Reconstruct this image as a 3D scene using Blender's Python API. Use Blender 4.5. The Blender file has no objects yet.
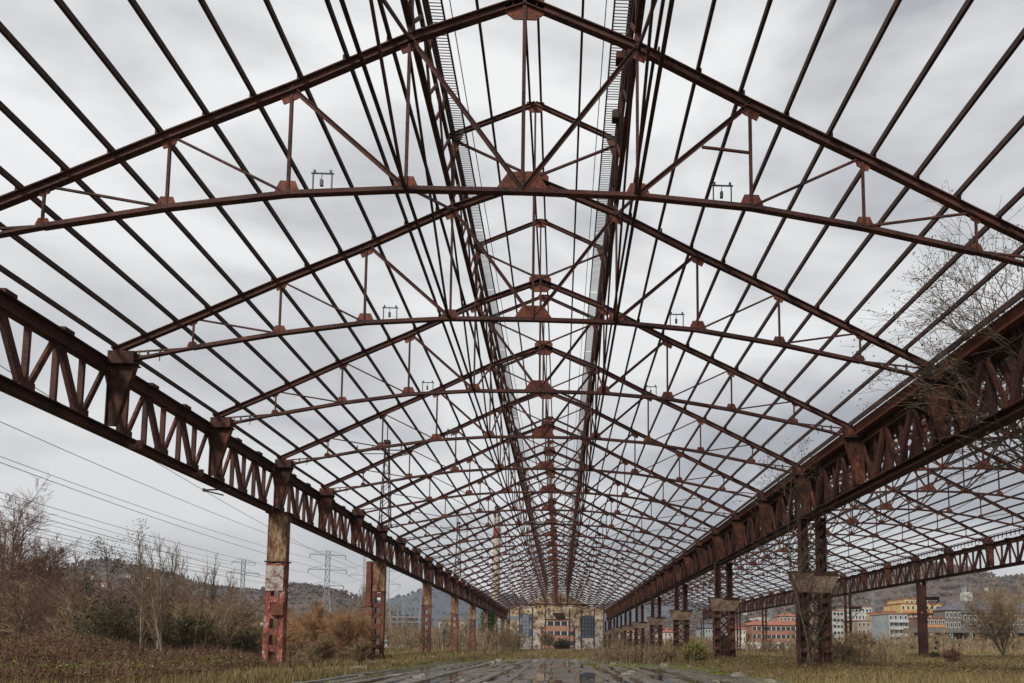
import bpy, math, random
from mathutils import Vector, Matrix
random.seed(7)
V = Vector
E = 1.336                       # eye height above the floor
RX, W, HW = -1.02, 14.58, 14.29 # near hall: ridge x, five panels, half width at the eaves
RX2, HW2 = 28.2, 13.68          # far hall
def Yk(k): return 16.793 + 7.0*(k-1)
NT = 29
scene = bpy.context.scene
col = scene.collection
ORD = ['', 'first', 'second', 'third', 'fourth', 'fifth', 'sixth', 'seventh', 'eighth', 'ninth', 'tenth', 'eleventh', 'twelfth',
       'thirteenth', 'fourteenth', 'fifteenth', 'sixteenth', 'seventeenth', 'eighteenth', 'nineteenth', 'twentieth', 'twenty-first',
       'twenty-second', 'twenty-third', 'twenty-fourth', 'twenty-fifth', 'twenty-sixth', 'twenty-seventh', 'twenty-eighth',
       'twenty-ninth', 'thirtieth']

# ------------------------------------------------------------------ helpers
class MB:
    def __init__(s): s.v = []; s.f = []
    def box(s, c, d):
        x, y, z = c; a, b, h = d[0]/2, d[1]/2, d[2]/2
        n = len(s.v)
        s.v += [(x-a,y-b,z-h),(x+a,y-b,z-h),(x+a,y+b,z-h),(x-a,y+b,z-h),(x-a,y-b,z+h),(x+a,y-b,z+h),(x+a,y+b,z+h),(x-a,y+b,z+h)]
        s.f += [(n,n+3,n+2,n+1),(n+4,n+5,n+6,n+7),(n,n+1,n+5,n+4),(n+1,n+2,n+6,n+5),(n+2,n+3,n+7,n+6),(n+3,n,n+4,n+7)]
        return s
    def bar(s, p, q, w, h, side=(0,1,0), off=(0,0)):
        """rectangular bar from p to q; w along `side`, h across it; off = shift (side, across)"""
        p, q = V(p), V(q); d = (q-p).normalized(); a = V(side); a = (a - d*a.dot(d))
        if a.length < 1e-4: a = V((1,0,0)); a = a - d*a.dot(d)
        a.normalize(); b = d.cross(a)
        if b.z < -1e-6: b = -b
        o = a*off[0] + b*off[1]; a = a*(w/2); b = b*(h/2); n = len(s.v)
        for e in (p+o, q+o): s.v += [tuple(e-a-b), tuple(e+a-b), tuple(e+a+b), tuple(e-a+b)]
        s.f += [(n,n+3,n+2,n+1),(n+4,n+5,n+6,n+7),(n,n+1,n+5,n+4),(n+1,n+2,n+6,n+5),(n+2,n+3,n+7,n+6),(n+3,n,n+4,n+7)]
        return s
    def ibeam(s, p, q, w, h, t=.022, side=(0,1,0)):
        s.bar(p, q, w, t, side, (0, h/2-t/2)); s.bar(p, q, w, t, side, (0, -h/2+t/2)); s.bar(p, q, t, h-2*t-.004, side)
        return s
    def tee(s, p, q, w, h, t=.022, side=(0,1,0)):
        s.bar(p, q, w, t, side, (0, -h/2+t/2)); s.bar(p, q, t*1.6, h-t-.003, side, (0, t/2)); return s
    def tube(s, pts, rad, n=3):
        pts = [V(p) for p in pts]; base = len(s.v); m = len(pts)
        for i, p in enumerate(pts):
            d = (pts[min(i+1, m-1)] - pts[max(i-1, 0)])
            if d.length < 1e-6: d = V((0,0,1))
            d.normalize(); a = d.orthogonal().normalized(); b = d.cross(a); r = rad[i] if hasattr(rad, '__len__') else rad
            for k in range(n):
                t = 2*math.pi*k/n; s.v.append(tuple(p + a*(r*math.cos(t)) + b*(r*math.sin(t))))
        for i in range(m-1):
            for k in range(n):
                a0 = base+i*n+k; a1 = base+i*n+(k+1) % n
                s.f.append((a0, a1, a1+n, a0+n))
        return s
    def plate(s, poly, y, t):
        """polygon in the XZ plane, thickness t round y"""
        n = len(s.v); m = len(poly)
        s.v += [(x, y-t/2, z) for x, z in poly] + [(x, y+t/2, z) for x, z in poly]
        s.f += [tuple(range(n, n+m)), tuple(range(n+2*m-1, n+m-1, -1))]
        for i in range(m):
            j = (i+1) % m; s.f.append((n+j, n+i, n+m+i, n+m+j))
        return s
    def rivets(s, pts, y, t):
        for x, z in pts: s.box((x, y, z), (.035, t+.03, .035))
        return s
    def mesh(s, name, m, smooth=False):
        me = bpy.data.meshes.new(name); me.from_pydata(s.v, [], s.f)
        me.materials.append(m); me.update()
        if smooth: me.polygons.foreach_set('use_smooth', [True]*len(me.polygons))
        return me
    def build(s, name, m, parent=None, smooth=False, loc=None):
        return link(name, s.mesh(name, m, smooth), parent, loc)
def link(name, me, parent=None, loc=None):
    o = bpy.data.objects.new(name, me); col.objects.link(o)
    if parent: o.parent = parent
    if loc is not None: o.location = loc
    return o
def tag(o, label=None, cat=None, group=None, kind=None):
    if label: o['label'] = label
    if cat: o['category'] = cat
    if group: o['group'] = group
    if kind: o['kind'] = kind
    return o
def empty(name, loc, label, cat, group=None, rz=0):
    o = bpy.data.objects.new(name, None); col.objects.link(o); o.location = loc; o.rotation_euler.z = rz
    o.empty_display_size = .3
    return tag(o, label, cat, group)
def struct(name, o): o['kind'] = 'structure'; return o

# ------------------------------------------------------------------ materials
def mat(name, stops, scale=2.0, scale2=12.0, rough=.85, bump=.3, detail=6, rr=None, stretch=(1,1,1), spec=.3, island=False, mixw=.5):
    """procedural: two noises drive a colour ramp of the thing's own colours"""
    m = bpy.data.materials.new(name); m.use_nodes = True; nt = m.node_tree; N = nt.nodes; L = nt.links
    bs = N['Principled BSDF']; bs.inputs['Roughness'].default_value = rough
    bs.inputs['Specular IOR Level'].default_value = spec
    geo = N.new('ShaderNodeNewGeometry'); mp = N.new('ShaderNodeMapping'); mp.inputs['Scale'].default_value = stretch
    L.new(geo.outputs['Position'], mp.inputs['Vector'])
    n1 = N.new('ShaderNodeTexNoise'); n1.inputs['Scale'].default_value = scale; n1.inputs['Detail'].default_value = detail
    n2 = N.new('ShaderNodeTexNoise'); n2.inputs['Scale'].default_value = scale2; n2.inputs['Detail'].default_value = 4
    L.new(mp.outputs[0], n1.inputs['Vector']); L.new(mp.outputs[0], n2.inputs['Vector'])
    mx = N.new('ShaderNodeMix'); mx.data_type = 'FLOAT'; mx.inputs[0].default_value = mixw
    L.new(n1.outputs['Fac'], mx.inputs[2])
    L.new(geo.outputs['Random Per Island'] if island else n2.outputs['Fac'], mx.inputs[3])
    cr = N.new('ShaderNodeValToRGB'); L.new(mx.outputs[0], cr.inputs[0]); e = cr.color_ramp.elements
    while len(e) < len(stops): e.new(.5)
    for i, (p, c) in enumerate(stops): e[i].position = p; e[i].color = (*c, 1)
    L.new(cr.outputs[0], bs.inputs['Base Color'])
    if bump:
        b = N.new('ShaderNodeBump'); b.inputs['Strength'].default_value = bump; b.inputs['Distance'].default_value = .03
        L.new(n2.outputs['Fac'], b.inputs['Height']); L.new(b.outputs[0], bs.inputs['Normal'])
    if rr:
        mr = N.new('ShaderNodeMapRange'); mr.inputs[1].default_value = rr[0]; mr.inputs[2].default_value = rr[1]
        mr.inputs[3].default_value = rr[2]; mr.inputs[4].default_value = rr[3]
        L.new(n1.outputs['Fac'], mr.inputs[0]); L.new(mr.outputs[0], bs.inputs['Roughness'])
    return m
def plain(name, c, rough=.8, metal=0, spec=.4):
    k = .75
    return mat(name, [(.3, tuple(x*k for x in c)), (.6, c), (.8, tuple(min(1, x*1.15) for x in c))], 1.5, 9, rough, .12, spec=spec)
M = {}
M['steel'] = mat('rusted_steel', [(.34,(.016,.009,.008)), (.45,(.042,.018,.015)), (.53,(.085,.033,.026)), (.60,(.070,.023,.018)), (.70,(.19,.085,.055))], .9, 14, .8, bump=.5)
M['dark'] = mat('dark_purlin_steel', [(.30,(.016,.010,.009)), (.48,(.038,.020,.017)), (.66,(.075,.036,.028))], 1.1, 8, .8)
M['plate'] = mat('red_rust_plate', [(.30,(.06,.022,.016)), (.45,(.115,.038,.027)), (.60,(.19,.062,.038)), (.74,(.27,.11,.055))], 1.6, 7, .85)
M['brk'] = mat('orange_rust_bracket', [(.36,(.016,.009,.008)), (.48,(.050,.019,.014)), (.58,(.11,.038,.022)), (.70,(.22,.095,.05))], .8, 5, .85, stretch=(1.2,1.2,.8))
M['ochre'] = mat('ochre_rust_shaft', [(.38,(.045,.020,.014)), (.46,(.12,.050,.028)), (.54,(.21,.125,.07)), (.66,(.33,.25,.17))], 1.6, 9, .85, stretch=(1.2,1.2,.45))
M['peel'] = mat('peeling_red_paint', [(.38,(.035,.016,.012)), (.45,(.11,.036,.025)), (.52,(.25,.075,.052)), (.58,(.28,.11,.08)), (.61,(.38,.31,.27)), (.70,(.46,.42,.38))], 1.6, 9, .85, .5, stretch=(1.3,1.3,.6), mixw=.4)
M['rustleg'] = mat('rusty_column_leg', [(.34,(.03,.014,.011)), (.46,(.085,.033,.023)), (.58,(.17,.068,.042)), (.70,(.27,.15,.10))], .9, 7, .85, stretch=(1,1,.5))
M['white_peel'] = mat('flaking_white_paint', [(.40,(.13,.05,.035)), (.50,(.33,.28,.24)), (.64,(.44,.41,.37))], 3, 9, .8)
M['corbel'] = mat('corbel_steel', [(.34,(.07,.035,.025)), (.48,(.20,.125,.085)), (.64,(.32,.25,.19))], 1.4, 8, .85)
M['wire'] = plain('dark_wire', (.035,.035,.038), .5)
M['slat'] = plain('slat_metal', (.10,.095,.095), .6)
M['concrete'] = mat('wet_concrete', [(.34,(.030,.024,.017)), (.46,(.068,.052,.037)), (.55,(.11,.086,.062)), (.66,(.16,.135,.105))], .6, 3.0, .5, .35, rr=(.38,.58,.10,.75), spec=.5)
M['slab'] = mat('weathered_slab', [(.36,(.035,.027,.020)), (.47,(.085,.067,.050)), (.58,(.15,.122,.095)), (.70,(.27,.24,.20))], .8, 5, .5, .4, rr=(.42,.60,.14,.75), spec=.5)
M['water'] = plain('puddle_water', (.02,.019,.017), .04, spec=.5)
M['water'].node_tree.nodes['Bump'].inputs['Strength'].default_value = .02
M['earth'] = mat('earth_and_grass', [(.36,(.06,.042,.028)), (.45,(.12,.083,.05)), (.52,(.11,.095,.04)), (.58,(.085,.10,.03)), (.68,(.18,.13,.08))], .22, 2.2, .95, .6)
def veg(name, *cs, sc=.5, rough=.9):
    n = len(cs); return mat(name, [(.25+.5*i/(n-1), c) for i, c in enumerate(cs)], sc, 5, rough, 0, island=True, mixw=.5, spec=.15)
M['drygrass'] = veg('dry_grass', (.10,.065,.035), (.19,.13,.065), (.30,.215,.11), (.16,.155,.05))
M['greengrass'] = veg('green_grass', (.08,.11,.025), (.17,.20,.04), (.27,.28,.07))
M['bramble'] = veg('bramble_leaves', (.028,.016,.013), (.085,.036,.024), (.15,.07,.04), (.085,.085,.028), (.20,.125,.05))
M['twig'] = veg('brown_twigs', (.13,.09,.055), (.24,.17,.10), (.34,.25,.15))
M['twig_orange'] = veg('orange_brown_twigs', (.17,.09,.05), (.30,.17,.085), (.38,.23,.12))
M['twig_red'] = veg('reddish_twigs', (.12,.065,.048), (.21,.12,.085), (.28,.18,.125))
M['bark'] = mat('grey_brown_bark', [(.3,(.05,.038,.028)), (.5,(.12,.095,.07)), (.7,(.20,.17,.13))], 3, 14, .9, .4)
M['palebark'] = mat('pale_bark', [(.3,(.12,.10,.075)), (.5,(.25,.22,.17)), (.7,(.36,.33,.27))], 3, 14, .9, .4)
M['twig_olive'] = veg('olive_twigs', (.055,.045,.025), (.10,.085,.045), (.15,.125,.07))
M['leaf'] = veg('dead_leaves', (.04,.03,.022), (.08,.055,.035), (.12,.085,.045))
M['yellowleaf'] = veg('yellow_green_leaves', (.16,.15,.03), (.26,.24,.05), (.34,.28,.07), (.14,.17,.04))
M['evergreen'] = veg('dark_olive_leaves', (.035,.034,.016), (.065,.06,.028), (.11,.09,.045))
M['ivy'] = veg('ivy_leaves', (.02,.06,.025), (.04,.10,.04), (.07,.14,.05))
M['hill_brown'] = mat('wooded_hill', [(.33,(.05,.036,.032)), (.46,(.085,.062,.052)), (.58,(.10,.075,.06)), (.68,(.13,.10,.08))], .012, .10, .95, .0, detail=8)
M['hill_haze_blue'] = mat('haze_tinted_moor_hill', [(.33,(.035,.045,.058)), (.5,(.055,.065,.078)), (.66,(.085,.085,.085))], .006, .05, .95, .0, detail=8)  # blue of distance haze put into the base colour, besides the haze volume

# ------------------------------------------------------------------ camera
yw, pt, rl = .0408, .0866, .0037
cam = bpy.data.cameras.new('camera'); co = bpy.data.objects.new('camera', cam); col.objects.link(co); scene.camera = co
fw = V((math.sin(yw)*math.cos(pt), math.cos(yw)*math.cos(pt), math.sin(pt)))
rt0 = V((math.cos(yw), -math.sin(yw), 0)); up0 = rt0.cross(fw)
rt = rt0*math.cos(rl) + up0*math.sin(rl); up = rt.cross(fw)
co.matrix_world = Matrix(((rt.x, up.x, -fw.x, 0), (rt.y, up.y, -fw.y, 0), (rt.z, up.z, -fw.z, E), (0,0,0,1)))
cam.sensor_width = 36; cam.lens = 700/1024*36
cam.shift_x = (512-588.745)/1024; cam.shift_y = (584.231-341.5)/1024
cam.clip_start = .1; cam.clip_end = 9000
def at(px, py, Y):
    """world point seen at a photo pixel, at depth Y down the hall"""
    d = fw*700 + rt*(px-588.745) + up*(584.231-py)
    return V((0,0,E)) + d*(Y/d.y)

# ------------------------------------------------------------------ light and sky
SUN_EL, SUN_AZ = math.radians(38), math.radians(215)   # azimuth from +Y clockwise: behind the camera, to the left
sun = bpy.data.lights.new('sun', 'SUN'); sun.energy = 2.5; sun.angle = math.radians(14); sun.color = (1, .95, .88)
so = bpy.data.objects.new('sun', sun); col.objects.link(so)
sd = V((math.sin(SUN_AZ)*math.cos(SUN_EL), math.cos(SUN_AZ)*math.cos(SUN_EL), math.sin(SUN_EL)))
so.rotation_euler = sd.to_track_quat('Z', 'Y').to_euler()
wd = bpy.data.worlds.new('World'); scene.world = wd; wd.use_nodes = True
N = wd.node_tree.nodes; L = wd.node_tree.links; N.clear()
out = N.new('ShaderNodeOutputWorld'); bg = N.new('ShaderNodeBackground'); bg.inputs[1].default_value = .118
sky = N.new('ShaderNodeTexSky'); sky.sky_type = 'NISHITA'; sky.sun_disc = False; sky.sun_elevation = SUN_EL; sky.sun_rotation = SUN_AZ
tc = N.new('ShaderNodeTexCoord'); mp = N.new('ShaderNodeMapping'); mp.inputs['Scale'].default_value = (1.0, 1.0, 2.4)
mp.inputs['Location'].default_value = (.4, .1, .3)
L.new(tc.outputs['Generated'], mp.inputs[0])
n1 = N.new('ShaderNodeTexNoise'); n1.inputs['Scale'].default_value = 2.1; n1.inputs['Detail'].default_value = 7; n1.inputs['Roughness'].default_value = .5; n1.inputs['Distortion'].default_value = .4
L.new(mp.outputs[0], n1.inputs['Vector'])
cr = N.new('ShaderNodeValToRGB'); e = cr.color_ramp.elements
e[0].position = .39; e[0].color = (2.9, 2.92, 3.05, 1); e[1].position = .585; e[1].color = (6.0, 5.97, 5.93, 1)
e.new(.48).color = (4.35, 4.36, 4.42, 1)
L.new(n1.outputs['Fac'], cr.inputs[0])
sp = N.new('ShaderNodeSeparateXYZ'); L.new(tc.outputs['Generated'], sp.inputs[0])
mr = N.new('ShaderNodeMapRange'); mr.inputs[1].default_value = 0; mr.inputs[2].default_value = .55; mr.inputs[3].default_value = .72; mr.inputs[4].default_value = 1.02
L.new(sp.outputs['Z'], mr.inputs[0])
mu = N.new('ShaderNodeVectorMath'); mu.operation = 'SCALE'; L.new(cr.outputs[0], mu.inputs[0]); L.new(mr.outputs[0], mu.inputs['Scale'])
mx = N.new('ShaderNodeMix'); mx.data_type = 'RGBA'; mx.inputs[0].default_value = .93
L.new(sky.outputs[0], mx.inputs[6]); L.new(mu.outputs[0], mx.inputs[7]); L.new(mx.outputs[2], bg.inputs[0]); L.new(bg.outputs[0], out.inputs[0])
scene.view_settings.view_transform = 'Standard'; scene.view_settings.look = 'None'; scene.view_settings.exposure = .40; scene.view_settings.gamma = 1
scene.cycles.max_bounces = 5

# ------------------------------------------------------------------ roof trusses
ZB = [11.4106, 11.3753, 11.1595, 10.7077, 10.1299]          # bottom chord nodes from the centre out (above the eye)
ZR = [16.5865, 15.4197, 13.9489, 12.5894, 11.1698]          # rafter nodes
ZE, ZL0, ZL1 = 9.9343, 19.5062, 18.2077
def rafter_z(a, hw=HW, dz=0):
    """height above the floor of the rafter axis at distance a from the ridge"""
    xs = [hw*(W/HW)/5*i for i in range(5)] + [hw]; zs = ZR + [ZE]
    for i in range(5):
        if a <= xs[i+1]: t = (a-xs[i])/(xs[i+1]-xs[i]); return zs[i]+t*(zs[i+1]-zs[i])+dz+E
    return ZE+dz+E
PURL = [14.25, 13.3, 12.25, 11.2, 10.12, 9.0, 7.88, 6.75, 5.6, 4.48, 3.4]
def hexa(cx, cz, w, h, c=.3):
    return [(cx-w/2,cz-h*c),(cx-w/2+w*.22,cz-h/2),(cx+w/2-w*.22,cz-h/2),(cx+w/2,cz-h*c),(cx+w/2,cz+h*c),(cx+w/2-w*.22,cz+h/2),(cx-w/2+w*.22,cz+h/2),(cx-w/2,cz+h*c)]
def truss_meshes(hw, dz):
    """parts of one truss in local coordinates: origin on the centre line at eave height"""
    P = []; pn = hw*(W/HW)/5; z0 = ZE
    R = [(pn*i, ZR[i]-z0) for i in range(5)] + [(hw, 0)]
    B = [(pn*i, ZB[i]-z0) for i in range(5)] + [(hw-.5, -.30)]
    def p3(p, s, y=0): return (s*p[0], y, p[1])
    def add(name, mb, m): P.append((name, mb, m))
    for s in (-1, 1):
        mb = MB()
        for i in range(5): mb.ibeam(p3(R[i], s), p3(R[i+1], s), .17, .22, .03)
        for a in PURL:                                          # purlin cleats on the rafter's back
            a *= hw/HW; z = rafter_z(a, hw, 0)-E-z0; mb.box((s*a+s*.07, 0, z+.17), (.05, .12, .14))
        add('rafter', mb, 'steel')
    mb = MB()
    for s in (-1, 1):
        for i in range(5):
            if i == 4: mb.tee(p3(B[4], s), p3(B[5], s), .16, .11)
            else: mb.tee(p3(B[i], s), p3(B[i+1], s), .17, .15, .03)
    add('bottom_chord', mb, 'steel')
    mb = MB()
    for y in (-.045, .045): mb.bar((0, y, R[0][1]), (0, y, B[0][1]), .03, .09)
    add('king_post', mb, 'steel')
    for s in (-1, 1):
        for i in (1, 2, 3, 4):
            w = (.075, .075, .065, .055)[i-1]
            add('vertical_post', MB().bar(p3(R[i], s), p3(B[i], s), w, w), 'steel')
        for i in (1, 2, 3, 4):
            a, b = p3(R[i], s), p3(B[i-1], s); mb = MB()
            if i <= 2: mb.bar(a, b, .12, .022, off=(0, .05)); mb.bar(a, b, .022, .10)
            else: mb.bar(a, b, .06, .05)
            add('diagonal_brace', mb, 'steel')
        add('diagonal_brace', MB().bar(p3(B[4], s), (s*(hw-.35), 0, -.02), .05, .05), 'steel')
    # gusset plates
    mb = MB().plate([(-.66, B[0][1]+.05), (.66, B[0][1]+.05), (.36, B[0][1]+.50), (-.36, B[0][1]+.50)], 0, .03)
    mb.rivets([(x, B[0][1]+.14) for x in (-.5,-.3,-.1,.1,.3,.5)]+[(x, B[0][1]+.38) for x in (-.28,-.1,.1,.28)], 0, .03)
    add('gusset_plate', mb, 'plate')
    mb = MB().plate(hexa(0, R[0][1]-.10, 1.0, .84), 0, .03).rivets([(x, R[0][1]+z-.1) for x in (-.3,0,.3) for z in (-.3,0,.25)], 0, .03)
    add('gusset_plate', mb, 'plate')
    for s in (-1, 1):
        for i in (1, 2, 3, 4):
            w = (.62, .62, .5, .36)[i-1]; h = w*.46; x, z = s*B[i][0], B[i][1]+.04
            mb = MB().plate([(x-w/2, z), (x+w/2, z), (x+w*.3, z+h), (x-w*.3, z+h)], 0, .028).rivets([(x-w*.3, z+.06), (x, z+.06), (x+w*.3, z+.06)], 0, .028)
            add('gusset_plate', mb, 'plate')
            x, z = s*R[i][0], R[i][1]-.05; w *= .95; sl = (R[i][1]-R[i-1][1])/pn*s
            mb = MB().plate([(x-w/2, z-sl*w/2), (x-w*.3, z-h-.02-sl*w*.3), (x+w*.3, z-h-.02+sl*w*.3), (x+w/2, z+sl*w/2)], 0, .028).rivets([(x-w*.25, z-.1), (x+w*.25, z-.1)], 0, .028)
            add('gusset_plate', mb, 'plate')
    # raised lantern over the ridge
    zl0, zl1 = ZL0-z0, ZL1-z0
    for s in (-1, 1):
        add('lantern_rafter', MB().ibeam((0,0,zl0), (s*(pn+.25),0,zl1-.11), .12, .15, .025), 'steel')
        add('lantern_post', MB().bar((s*pn,0,R[1][1]), (s*pn,0,zl1-.05), .12, .12), 'steel')
        add('lantern_brace', MB().bar((s*pn,0,zl1-.2), (0,0,R[0][1]+.1), .08, .07), 'steel')
        mb = MB().plate([(s*(pn-.34), zl1+.02), (s*(pn+.05), zl1-.1), (s*(pn+.05), zl1-.62), (s*(pn-.12), zl1-.62)], .0, .03)
        add('gusset_plate', mb, 'plate')
    add('lantern_king_post', MB().bar((0,0,R[0][1]), (0,0,zl0), .07, .07), 'steel')
    add('gusset_plate', MB().plate([(-.36,zl0-.1),(-.2,zl0-.34),(.2,zl0-.34),(.36,zl0-.1),(.3,zl0+.06),(-.3,zl0+.06)], 0, .03), 'plate')
    # wire brackets standing on the bottom chord
    for s, d in ((-1, .62), (1, -.62)):
        x = s*(B[2][0]+.0)+.0 + (-s)*0.55; z = B[2][1]+.10; mb = MB()
        if s < 0: x = -B[2][0]+.85
        else: x = B[2][0]-.75
        for q in (-.23, .23): mb.box((x+q, 0, z+.22), (.03, .03, .46))
        mb.box((x, 0, z+.45), (.56, .03, .03)); mb.box((x-.02, 0, z+.2), (.07, .07, .16)); mb.box((x-.2, .0, z+.49), (.05, .05, .09)); mb.box((x+.2, .0, z+.49), (.05, .05, .09))
        mb.box((x-.02, 0, z+.33), (.015, .015, .2))
        add('insulator_bracket', mb, 'wire')
        x = s*(hw-1.25); z = B[5][1]+.18; mb = MB().box((x, 0, z), (.8, .03, .03)).box((x+.3, 0, z+.14), (.06,.06,.2)).box((x-.1, 0, z+.12), (.06,.06,.16)).box((x-.38,0,z+.08),(.03,.03,.2))
        for q in (-.3, .3): mb.box((x+q, 0, z-.09), (.025, .025, .18))
        add('insulator_bracket', mb, 'wire')
    return P
def make_trusses(hall, rx, hw, dz, k0, detailed_to):
    P = truss_meshes(hw, dz)
    parts = [(n, mb.mesh(n, M[m])) for n, mb, m in P]
    # far ones: the same shapes, one mesh (too small to show their parts)
    allv = MB(); idx = []
    for n, mb, m in P:
        b = len(allv.v); allv.v += mb.v; allv.f += [tuple(i+b for i in f) for f in mb.f]; idx += [(1 if m == 'plate' else 0)]*len(mb.f)
    far = allv.mesh('roof_truss', M['steel']); far.materials.append(M['plate']); far.polygons.foreach_set('material_index', idx)
    g = 'roof trusses of the %s hall' % hall
    for k in range(k0, NT):
        n = k-k0+1; loc = (rx, Yk(k), ZE+E+dz)
        if k == k0: lab = 'nearest rusty steel roof truss of the %s hall, with a raised lantern frame' % hall
        else: lab = '%s rusty roof truss from the camera in the %s hall' % (ORD[n], hall)
        if hall == 'right' and k == k0: lab = 'nearest rusty roof truss of the right hall behind the shared lattice girder'
        if k <= detailed_to:
            t = empty('roof_truss', loc, lab, 'roof truss', g)
            for nm, me in parts:
                if nm == 'insulator_bracket' and random.random() < .3 and k > 3: continue
                o = link(nm, me, t)
                if nm in ('vertical_post', 'diagonal_brace', 'king_post', 'lantern_post'): o.location = (random.gauss(0,.012), random.gauss(0,.012), random.gauss(0,.008))
            if hall == 'near' and k == 1: MB().bar((6.0-RX-2.45, 0, at(700,147,Yk(1)).z-loc[2]), (6.0-RX-1.18, 0, at(752,153,Yk(1)).z-loc[2]), .06, .05).build('strut', M['steel'], t)
        else:
            o = link('roof_truss', far, None, loc); tag(o, lab, 'roof truss', g)
make_trusses('near', RX, HW, 0, 1, 13)
make_trusses('right', RX2, HW2, .45, 2, 11)

# ------------------------------------------------------------------ purlins, lantern sides, slatted walkways, bracing
def make_roof_lines(hall, rx, hw, dz, ya):
    yb = Yk(NT)-.3; pn = hw*(W/HW)/5; g = 'purlins of the %s hall roof' % hall
    for s in (-1, 1):
        slope = 'left' if s < 0 else 'right'
        for j in range(11):
            a = PURL[j]*hw/HW; z = rafter_z(a, hw, dz)+.20
            if j == 10: z += .0
            mb = MB(); x = rx+s*a
            # slightly uneven run, member by member
            y = ya
            random.seed(j*7+s)
            pts = []
            while y < yb: pts.append((x+random.uniform(-.02,.02), y, z+random.uniform(-.02,.02))); y += 7
            pts.append((x, yb, z))
            for p, q in zip(pts[:-1], pts[1:]):
                mb.bar(p, q, .075, .15, (1,0,0))
            o = mb.build('purlin', M['dark'], loc=(0,0,0))
            if j == 0: lab = 'purlin along the %s eave of the %s hall roof' % (slope, hall)
            elif j == 10: lab = 'purlin at the foot of the lantern on the %s slope of the %s hall' % (slope, hall)
            else: lab = '%s purlin up from the %s eave of the %s hall roof' % (ORD[j], slope, hall)
            tag(o, lab, 'purlin', g)
        for a, nm in ((1.57, 'halfway up the %s side of the lantern roof' % slope), (.2, 'just %s of the lantern peak' % slope)):
            z = ZL0+E+dz-(ZL0-ZL1)*a/pn+.14
            o = MB().bar((rx+s*a, ya, z), (rx+s*a, yb, z), .075, .14, (1,0,0)).build('purlin', M['dark'])
            tag(o, 'dark purlin %s, %s hall' % (nm, hall), 'purlin', g)
        # lantern side lattice
        x = rx+s*(pn+.02); zt = ZL1+E+dz+.02; zb = ZR[1]+E+dz+.42; zm = (zt+zb)/2+.25
        t = empty('lantern_side_frame', (x, ya, zb), 'long rusty lattice frame along the %s side of the %s hall lantern' % (slope, hall), 'lattice frame', 'lantern side frames')
        MB().ibeam((0,0,zt-zb), (0,yb-ya,zt-zb), .16, .16, .025, (1,0,0)).build('top_rail', M['steel'], t)
        MB().ibeam((0,0,0), (0,yb-ya,0), .16, .14, .025, (1,0,0)).build('bottom_rail', M['steel'], t)
        MB().bar((0,0,zm-zb), (0,yb-ya,zm-zb), .10, .20, (1,0,0)).build('middle_rail', M['steel'], t)
        mb = MB(); n = int((yb-ya)/1.1667); st = (yb-ya)/n
        for i in range(n):
            a, b = (i*st, (i+1)*st); z1, z2 = (.06, zm-zb-.06) if i % 2 else (zm-zb-.06, .06)
            mb.bar((s*.06, a, z1), (s*.06, b, z2), .06, .11, (1,0,0)); mb.bar((-s*.06, a, z2+.0), (-s*.06, b, z1+.0), .05, .09, (1,0,0))
        mb.build('lattice', M['steel'], t)
        mb = MB()
        for i in range(0, n, 2): mb.bar((-s*.05, i*st, zm-zb+.05), (-s*.05, i*st, zt-zb-.09), .06, .10, (1,0,0))
        mb.build('stud', M['steel'], t)['kind'] = 'stuff'
        # slatted walkway inside the lantern edge
        xw = rx+s*(pn-.24); zw = zt-.26
        t = empty('slatted_walkway', (xw, ya, zw), 'narrow slatted metal walkway inside the %s edge of the %s hall lantern' % (slope, hall), 'walkway', 'slatted walkways')
        for q in (-.25, .25): MB().bar((q,0,0), (q,yb-ya,0), .045, .10, (1,0,0)).build('side_rail', M['steel'], t)
        mb = MB(); yy = .05; end = (yb-ya) if hall == 'near' else 60
        random.seed(3)
        while yy < end:
            if random.random() > .012: mb.box((0, yy, .0), (.455, .02, .016))
            yy += .105 if yy < 45 else .21
        mb.build('slats', M['slat'], t)
        MB().tube([(-s*.48, y_, .02+.03*math.sin(y_)) for y_ in range(0, int(yb-ya), 3)], .018, 4).build('hand_wire', M['dark'], t)
        # cross bracing between trusses under the lantern foot
        x = rx+s*pn; zt = ZR[1]+E+dz-.05; zb = ZB[1]+E+dz
        t = empty('cross_bracing', (x, Yk(1), zb), 'rusty cross bracing between trusses under the %s foot of the %s hall lantern' % (slope, hall), 'bracing', 'lengthwise cross bracing')
        MB().tee((0, ya-Yk(1), 0), (0, yb-Yk(1), 0), .09, .09, .02, (1,0,0)).build('bottom_tie', M['dark'], t)
        d1 = None
        k0 = 0 if hall == 'near' else 2
        m1 = MB().bar((.02, 0, .05), (.02, 7, zt-zb), .07, .07, (1,0,0)).mesh('brace', M['steel'])
        m2 = MB().bar((-.06, 0, zt-zb), (-.06, 7, .05), .07, .07, (1,0,0)).mesh('brace', M['steel'])
        for k in range(k0, NT-1):
            for me in (m1, m2): link('brace', me, t, (0, Yk(k)-Yk(1), 0))
make_roof_lines('near', RX, HW, 0, 9.8)
make_roof_lines('right', RX2, HW2, .45, 18.0)

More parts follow.
